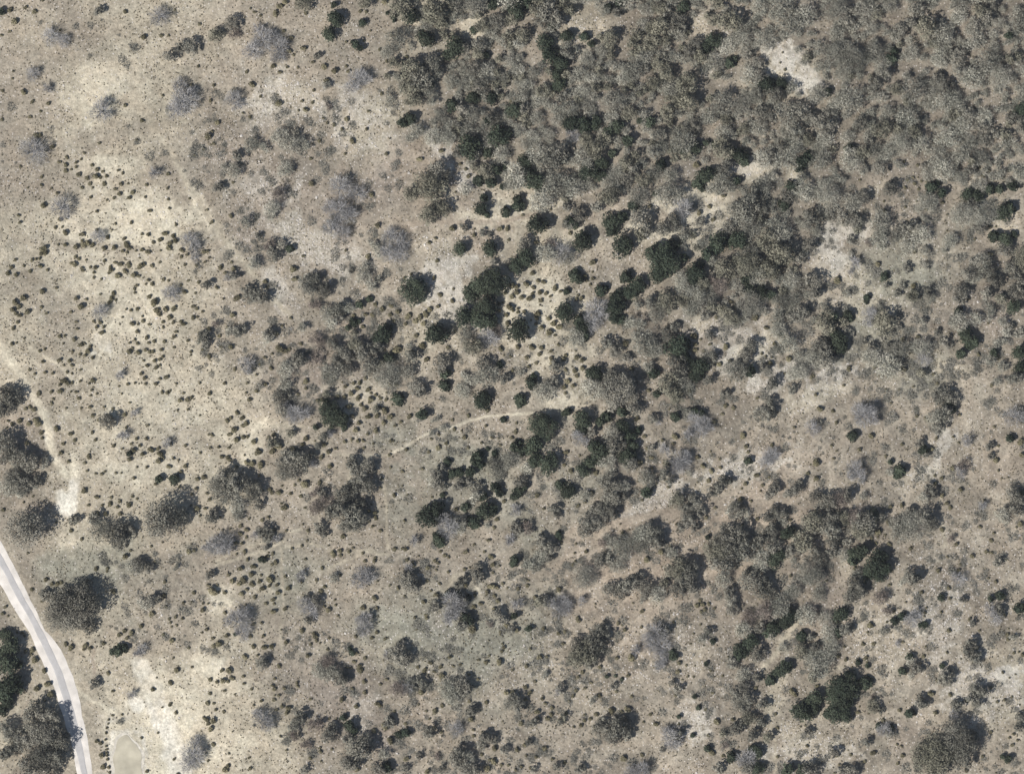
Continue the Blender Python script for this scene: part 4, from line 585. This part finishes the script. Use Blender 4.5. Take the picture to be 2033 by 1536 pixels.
# ---------------------------------------------------------------- where everything stands (photo pixels)
blobs = []
for ox, oy, s in TILES:
    cur = None
    for t_ in s.split():
        if t_.isalpha(): cur = t_
        else:
            a, b, c = map(float, t_.split(',')); a, b, c = ox+a/3.84, oy+b/3.84, c/3.84
            if any(q[0] == cur and math.hypot(q[1]-a, q[2]-b) < .4*min(q[3], c)+1 for q in blobs): continue
            blobs.append((cur, a, b, c))
def cluster(L_, f, maxn=6):
    L_ = sorted(L_, key=lambda b: -b[3]); used = [0]*len(L_); out = []
    for i, b in enumerate(L_):
        if used[i]: continue
        used[i] = 1; c = [b]
        for j in range(i+1, len(L_)):
            d = L_[j]
            if not used[j] and len(c) < maxn and math.hypot(b[1]-d[1], b[2]-d[2]) < f*(b[3]+d[3]*.5): used[j] = 1; c.append(d)
        out.append(c)
    return out
big = []
for k in 'JODGYB': big += cluster([b for b in blobs if b[0] == k], 1.0)
rng = random.Random(7)
# leafless trees filling the upper right woodland between the ones placed by eye
arr = np.array([(b[1], b[2], b[3]) for b in blobs if b[0] != 'S'])
bare_spots = [(1548, 118, 46), (1600, 160, 34), (1390, 60, 30), (1160, 50, 45), (1400, 425, 60), (1370, 340, 28), (1480, 345, 28), (1650, 490, 45), (1000, 420, 80), (900, 340, 30), (930, 60, 24), (985, 100, 14), (1560, 350, 22), (1780, 390, 60), (1310, 530, 24), (880, 300, 20), (840, 250, 20), (1140, 300, 14)]
fill = []
THIN = [(1380, 400), (2060, 400), (2060, 800), (1700, 720), (1500, 760), (1400, 560)], [(1440, 980), (1720, 960), (1740, 1200), (1620, 1330), (1480, 1380), (1430, 1150)], [(560, 620), (800, 640), (900, 880), (700, 830), (560, 720)], [(1180, 900), (1420, 900), (1330, 1230), (1100, 1200)]
for _ in range(26000):
    x = rng.uniform(540, 2060); y = rng.uniform(-25, 1390); r = 8+20*rng.random()**1.6
    jx = 90*(float(fbm(x/55, y/55, 111))-.5); jy = 90*(float(fbm(x/55, y/55, 121))-.5); wd_ = inpoly(np.array(x+jx), np.array(y+jy), WOOD)
    if not wd_:
        if rng.random() > .05 or not any(inpoly(np.array(x), np.array(y), q) for q in THIN): continue
    if any(math.hypot(x-a, y-b) < c*.72+r*.6 for a, b, c in bare_spots): continue
    if float(fbm(x/34, y/34, 141)) > .565: continue
    d = np.hypot(arr[:, 0]-x, arr[:, 1]-y); d0 = arr[:, 2]*.62+r*.38
    if (d < d0).any(): continue
    if any(math.hypot(x-q[1], y-q[2]) < (q[3]+r)*(.60 if wd_ else .72)*(.75+.6*float(fbm(x/70, y/70, 131))) for q in fill): continue
    fill.append(('D' if rng.random() < (.68 if x < 1500 else .86) else 'Y', x, y, r))
fillc = [[f] for f in fill]
nD = sum(1 for c in big if c[0][0] == 'D')
room = 298-nD; fd = sorted([c for c in fillc if c[0][0] == 'D'], key=lambda c: -c[0][3]); rest_D = fd[room:]
big += fd[:room]+[c for c in fillc if c[0][0] == 'Y']
KIND = {'J': ('juniper_tree', 'juniper', 'dark green juniper', 'dark junipers scattered over the hillside'),
        'O': ('oak_tree', 'oak', 'grey-green oak', 'grey-green oaks on the hillside'),
        'D': ('leafless_tree', 'tree', 'leafless brown tree', 'leafless brown trees of the woodland'),
        'G': ('bare_tree', 'bare tree', 'bare blue-grey tree', 'bare blue-grey trees'),
        'Y': ('olive_tree', 'tree', 'olive-green tree', 'olive-green trees'),
        'B': ('brush_thicket', 'thicket', 'reddish brown brush', 'reddish brush thickets'),
        'b': ('scrub_bush', 'bush', 'small dark bush', 'small dark bushes'),
        's': ('low_shrub', 'shrub', 'olive shrub', 'low olive shrubs dotting the hillside')}
OFF = {'J': (.10, 1.02, .5), 'O': (.07, 1.07, .5), 'D': (.03, 1.12, .4), 'G': (.03, 1.08, .4), 'Y': (.04, 1.08, .45), 'B': (.03, 1.1, .35)}
things = []                    # obj, kindkey, px, py, r, n
def place(c):
    c = sorted(c, key=lambda b: -b[3]); k = c[0][0]; off, rf, zf = OFF[k]
    key = 'b' if k == 'O' and c[0][3] < 11 and len(c) == 1 else k
    root = None
    for q, (_, x, y, r) in enumerate(c):
        rm = r*S*rf; si = 0 if rm < 2.35 else (1 if rm < 4.6 else 2); v = rng.randrange(NV)
        me, tr = proto(k, si, v); s_ = rm/SIZES[si]; zs = s_*rng.uniform(.9, 1.12)
        gx_, gy_, gz_ = (float(u) for u in at(x-r*off, y+r*off*.8, rm*zf)); gz0 = float(hgt(gx_, gy_))
        rz = rng.uniform(0, 6.283)
        if root is None:
            if key == 'b':
                o = link(KIND[key][0], me); o.location = (gx_, gy_, gz0-.05); o.rotation_euler = (0, 0, rz); o.scale = (s_, s_, zs)
                root = o; break
            root = bpy.data.objects.new(KIND[key][0], None); COL.objects.link(root); root.location = (gx_, gy_, gz0); root.empty_display_size = 1
            bx, by, bz = gx_, gy_, gz0
            t_ = link('trunk', tr, root); t_.rotation_euler = (0, 0, rz); t_.scale = (s_, s_, zs)
        o = link('crown', me, root); o.location = (gx_-bx, gy_-by, gz0-bz); o.rotation_euler = (0, 0, rz); o.scale = (s_*rng.uniform(.94, 1.06), s_*rng.uniform(.94, 1.06), zs)
        if q: t2 = link('limb', tr, root); t2.location = o.location; t2.rotation_euler = o.rotation_euler; t2.scale = (s_, s_, zs)
    area = sum(b[3]**2 for b in c)**.5
    things.append([root, key, sum(b[1] for b in c)/len(c), sum(b[2] for b in c)/len(c), area, len(c)])
for c in big: place(c)
# low shrubs: the 300 that show largest are things, the rest one mass of scrub
Sb = sorted([b for b in blobs if b[0] == 'S'], key=lambda b: -b[3])
def shrub_at(x, y, r, v, mk=True):
    rm = r*S*1.12; gx_, gy_, _ = (float(u) for u in at(x-r*.15, y+r*.12, rm*.4)); return gx_, gy_, float(hgt(gx_, gy_)), rm
for b in Sb[:300]:
    v = rng.randrange(6); x, y, z, rm = shrub_at(b[1], b[2], b[3], v)
    o = link('low_shrub', shrubs[v]); o.location = (x, y, z-.03); o.rotation_euler = (0, 0, rng.uniform(0, 6.28)); o.scale = (rm, rm, rm*rng.uniform(.8, 1.15))
    things.append([o, 's', b[1], b[2], b[3], 1])
small = [(b[1], b[2], b[3]) for b in Sb[300:]]
dens = [(0, 0, 2033, 1536, 260), (800, 1100, 1250, 1536, 110), (1250, 700, 2033, 1536, 420), (400, 850, 830, 1250, 110), (1000, 560, 1180, 780, 40), (640, 740, 780, 850, 60), (0, 400, 420, 1000, 40), (1750, 320, 2000, 460, 60), (700, 600, 780, 700, 20), (1600, 1150, 2033, 1536, 200)]
for x0, y0, x1, y1, n in dens:
    for _ in range(n):
        x = rng.uniform(x0, x1); y = rng.uniform(y0, y1)
        if seg_dist(np.array([x]), np.array([y]), [(0, 1120), (45, 1200), (100, 1290), (140, 1380), (165, 1480), (172, 1540)])[0] < 26: continue
        if 215 < x < 295 and y > 1440: continue
        if float(fbm(x/30, y/30, 181)) < .47: continue
        small.append((x, y, 1.6+3.4*rng.random()**1.7))
def merged(items, mesh_of, name, mat):
    Vs = []; Fs = []; off = 0; cache = {}
    for (me, x, y, z, sx, sz, rz) in items:
        if me.name not in cache:
            v = np.empty(len(me.vertices)*3, np.float32); me.vertices.foreach_get('co', v); f = np.empty(len(me.loops), np.int32); me.loops.foreach_get('vertex_index', f)
            cache[me.name] = (v.reshape(-1, 3), f.reshape(-1, 4))
        v, f = cache[me.name]; c_, s_ = math.cos(rz), math.sin(rz)
        Vs.append(np.stack([(v[:, 0]*c_-v[:, 1]*s_)*sx+x, (v[:, 0]*s_+v[:, 1]*c_)*sx+y, v[:, 2]*sz+z], -1)); Fs.append(f+off); off += len(v)
    return link(name, raw_mesh(name, np.concatenate(Vs), [np.concatenate(Fs)], mat))
it = []
for x, y, r in small:
    gx_, gy_, z, rm = shrub_at(x, y, r, 0); it.append((shrubs[rng.randrange(6)], gx_, gy_, z-.03, rm, rm*rng.uniform(.7, 1.1), rng.uniform(0, 6.28)))
o = merged(it, None, 'low_scrub', M['S']); o['kind'] = 'stuff'; o['label'] = 'scattering of very small dark shrubs over the pale hillside'; o['category'] = 'scrub'
brush = []
for x0, y0, x1, y1, n in [(1050, 640, 2050, 1550, 2300), (1350, 350, 2050, 800, 900), (760, 1080, 1350, 1550, 700), (380, 180, 800, 780, 700), (560, 620, 1150, 1000, 420), (560, 1250, 900, 1540, 260), (200, 1080, 460, 1300, 90), (0, 0, 400, 350, 60)]:
    for _ in range(n):
        x = rng.uniform(x0, x1); y = rng.uniform(y0, y1)
        if float(fbm(x/38, y/38, 191)) < .50: continue
        if float(sample(bright, *[np.array(q_) for q_ in at(x, y)[:2]])) > .3: continue
        brush.append((x, y, 3+8*rng.random()**1.6))
it = []
for x, y, r in brush:
    gx_, gy_, _ = (float(u) for u in at(x, y, .3)); rm = r*S; it.append((low[rng.randrange(4)], gx_, gy_, float(hgt(gx_, gy_)), rm, rm*.6, rng.uniform(0, 6.28)))
o = merged(it, None, 'low_brush', M['L']); o['kind'] = 'stuff'; o['label'] = 'low grey-brown dormant brush spreading between the trees'; o['category'] = 'brush'
if rest_D:
    it = []
    for c in rest_D:
        _, x, y, r = c[0]; rm = r*S*1.05; gx_, gy_, _ = (float(u) for u in at(x, y, rm*.4)); si = 0 if rm < 2.35 else 1
        it.append((proto('D', si, rng.randrange(NV))[0], gx_, gy_, float(hgt(gx_, gy_)), rm/SIZES[si], rm/SIZES[si], rng.uniform(0, 6.28)))
    o = merged(it, None, 'woodland_undergrowth', M['D']); o['kind'] = 'stuff'; o['label'] = 'low leafless undergrowth between the woodland trees'; o['category'] = 'undergrowth'

# ---------------------------------------------------------------- dry grass tufts and limestone rubble
rs = np.random.RandomState(3)
n = 150000
tx = rs.uniform(-166, 166, n); ty = rs.uniform(-126, 126, n)
pr = sample(grass, tx, ty)*(1-sample(bright, tx, ty))*np.clip(fbm(tx/3, ty/3, 81)*2.4-.5, .1, 1)
ppx, ppy = px_of(tx, ty)
roadd = seg_dist(ppx, ppy, [(-40, 1050), (0, 1118), (45, 1200), (80, 1262), (115, 1320), (140, 1385), (158, 1440), (170, 1536), (175, 1600)])
k = (rs.rand(n) < pr*.60) & (roadd > 19) & ~inpoly(ppx, ppy, [(255+(x-255)*1.3, 1510+(y-1510)*1.15) for x, y in POND])
tx, ty = tx[k], ty[k]; n = len(tx); tz = hgt(tx, ty)
parts = []
for q in range(3):
    a = rs.uniform(0, 6.283, n); w_ = rs.uniform(.10, .24, n); h_ = rs.uniform(.12, .32, n); lean = rs.uniform(-.15, .15, (n, 2))
    b0 = np.stack([tx-np.cos(a)*w_, ty-np.sin(a)*w_, tz-.02], -1); b1 = np.stack([tx+np.cos(a)*w_, ty+np.sin(a)*w_, tz-.02], -1)
    t1 = np.stack([tx+np.cos(a)*w_*1.2+lean[:, 0], ty+np.sin(a)*w_*1.2+lean[:, 1], tz+h_], -1); t0 = np.stack([tx-np.cos(a)*w_*1.1+lean[:, 0], ty-np.sin(a)*w_*1.1+lean[:, 1], tz+h_*.8], -1)
    parts.append((np.stack([b0, b1, t1, t0], 1).reshape(-1, 3), np.arange(4*n).reshape(n, 4)))
v, f = join(parts); o = link('dry_grass', raw_mesh('dry_grass', v, f, M['tuft'])); o['kind'] = 'stuff'; o['label'] = 'short dry tan grass tufts covering the open hillside'; o['category'] = 'grass'
n = 110000
tx = rs.uniform(-166, 166, n); ty = rs.uniform(-126, 126, n); pr = np.clip(sample(rock, tx, ty)-.12, 0, 1)**1.3
k = rs.rand(n) < pr*.7*np.clip(fbm(tx/2.2, ty/2.2, 91)*3-.9, 0, 1); tx, ty = tx[k], ty[k]; n = len(tx); tz = hgt(tx, ty)
base = np.array([(1, 0, 0), (.6, .8, .05), (-.5, .85, 0), (-1, .1, 0), (-.55, -.8, .05), (.5, -.85, 0), (.45, .1, .55), (-.15, .45, .6), (-.25, -.35, .5)])
bf = np.array([(0, 1, 6), (1, 7, 6), (1, 2, 7), (2, 3, 7), (3, 8, 7), (3, 4, 8), (4, 5, 8), (5, 6, 8), (5, 0, 6), (6, 7, 8)])
s_ = np.minimum(rs.gamma(2.2, .07, n)+.08, .42); a = rs.uniform(0, 6.283, n); bb = base[None]*rs.uniform(.7, 1.3, (n, 9, 1)); ex = rs.uniform(.6, 1.4, n)
vx = (bb[..., 0]*np.cos(a)[:, None]*ex[:, None]-bb[..., 1]*np.sin(a)[:, None])*s_[:, None]+tx[:, None]
vy = (bb[..., 0]*np.sin(a)[:, None]*ex[:, None]+bb[..., 1]*np.cos(a)[:, None])*s_[:, None]+ty[:, None]
vz = bb[..., 2]*s_[:, None]*.8+tz[:, None]-.02
o = link('limestone_rubble', raw_mesh('limestone_rubble', np.stack([vx, vy, vz], -1).reshape(-1, 3), [(bf[None]+(np.arange(n)*9)[:, None, None]).reshape(-1, 3)], M['stone']))
o['kind'] = 'stuff'; o['label'] = 'white limestone rubble strewn over the rocky patches'; o['category'] = 'rubble'

# ---------------------------------------------------------------- labels
MARKS = [("the pond", 255, 1495), ("the road bend", 125, 1310), ("the white chalk patch", 133, 985), ("the pale knoll", 300, 790), ("the bright upper meadow", 200, 190),
 ("the dotted slope", 290, 650), ("the dirt track", 55, 770), ("the stony rise", 530, 210), ("the curved footpath", 900, 850), ("the white rocky ledge", 900, 320),
 ("the thin trail", 770, 1040), ("the sandy shrub field", 1060, 620), ("the rocky flat", 870, 500), ("the pale glade", 1385, 420), ("the white rock clearing", 1550, 125),
 ("the chalk bench", 1440, 670), ("the pale outcrop", 1655, 490), ("the white gully", 1870, 890), ("the stony bank", 1680, 745), ("the tan clearing", 1260, 1035),
 ("the brightest stones", 1990, 1335), ("the sandy lane", 1535, 1390), ("the grey flat", 930, 1280), ("the trail fork", 925, 1145), ("the cream bottom slope", 430, 1400),
 ("the white streak", 325, 1430), ("the top left corner", 0, 0), ("the top right corner", 2033, 0), ("the bottom right corner", 2033, 1536), ("the bottom edge middle", 1016, 1536),
 ("the top edge middle", 1016, 0), ("the right edge middle", 2033, 768), ("the upper dirt trail", 400, 400), ("the scree patch", 620, 480)]
DIRS = ["right of", "above right of", "above", "above left of", "left of", "below left of", "below", "below right of"]
ORD = "first second third fourth fifth sixth seventh eighth ninth tenth eleventh twelfth thirteenth fourteenth fifteenth sixteenth seventeenth eighteenth nineteenth twentieth".split()
NUM = "one two three four five six seven eight nine ten eleven twelve thirteen fourteen fifteen sixteen seventeen eighteen nineteen twenty".split()
def size_word(k, r):
    if k == 's': return 'very small' if r < 6 else 'small'
    if k == 'b': return ''
    return 'small' if r < 12 else ('medium-sized' if r < 20 else ('large' if r < 32 else 'very large'))
bins = defaultdict(list)
for t_ in things:
    ob, k, x, y, r, n_ = t_
    m_ = min(MARKS, key=lambda q: math.hypot(q[1]-x, q[2]-y)); d = math.hypot(m_[1]-x, m_[2]-y)
    a = math.atan2(m_[2]-y, x-m_[1]); di = DIRS[int(round(a/(math.pi/4))) % 8]
    pre = 'just ' if d < 75 and 'corner' not in m_[0] else ''
    sw = size_word(k, r); lob = {1: '', 2: 'two-lobed ', 3: 'three-lobed '}.get(n_, 'many-lobed ')
    rel = f"{pre}{di} {m_[0]}" if d > 22 else f"in {m_[0]}"
    bins[f"{sw} {lob}{KIND[k][2]} {rel}".replace('  ', ' ').strip()].append(t_)
for lab, L_ in bins.items():
    L_.sort(key=lambda t_: t_[2])
    for i, t_ in enumerate(L_):
        ob, k = t_[0], t_[1]
        if len(L_) == 1: s_ = lab
        elif len(L_) == 2: s_ = lab+(', the left one' if i == 0 else ', the right one')
        elif i == 0: s_ = lab+f", leftmost of {NUM[min(len(L_), 20)-1]}"
        elif i == len(L_)-1: s_ = lab+f", rightmost of {NUM[min(len(L_), 20)-1]}"
        else: s_ = lab+f", {ORD[min(i, 19)]} from left"
        ob['label'] = s_; ob['category'] = KIND[k][1]; ob['group'] = KIND[k][3]

# ---------------------------------------------------------------- the air between the aircraft and the hillside
hm = bpy.data.materials.new('thin_haze'); hm.use_nodes = True; ht = hm.node_tree
ht.nodes.remove(ht.nodes['Principled BSDF'])
pv = ht.nodes.new('ShaderNodeVolumePrincipled'); pv.inputs['Color'].default_value = (.88, .93, 1, 1); pv.inputs['Density'].default_value = 1.6e-5
ht.links.new(pv.outputs[0], ht.nodes['Material Output'].inputs['Volume'])
bb = np.array([(x, y, z) for z in (-12, 1560) for y in (-4700, 4700) for x in (-4700, 4700)], float)
o = link('haze', raw_mesh('haze', bb, np.array([(0, 2, 3, 1), (4, 5, 7, 6), (0, 1, 5, 4), (2, 6, 7, 3), (0, 4, 6, 2), (1, 3, 7, 5)]), hm)); o['kind'] = 'stuff'
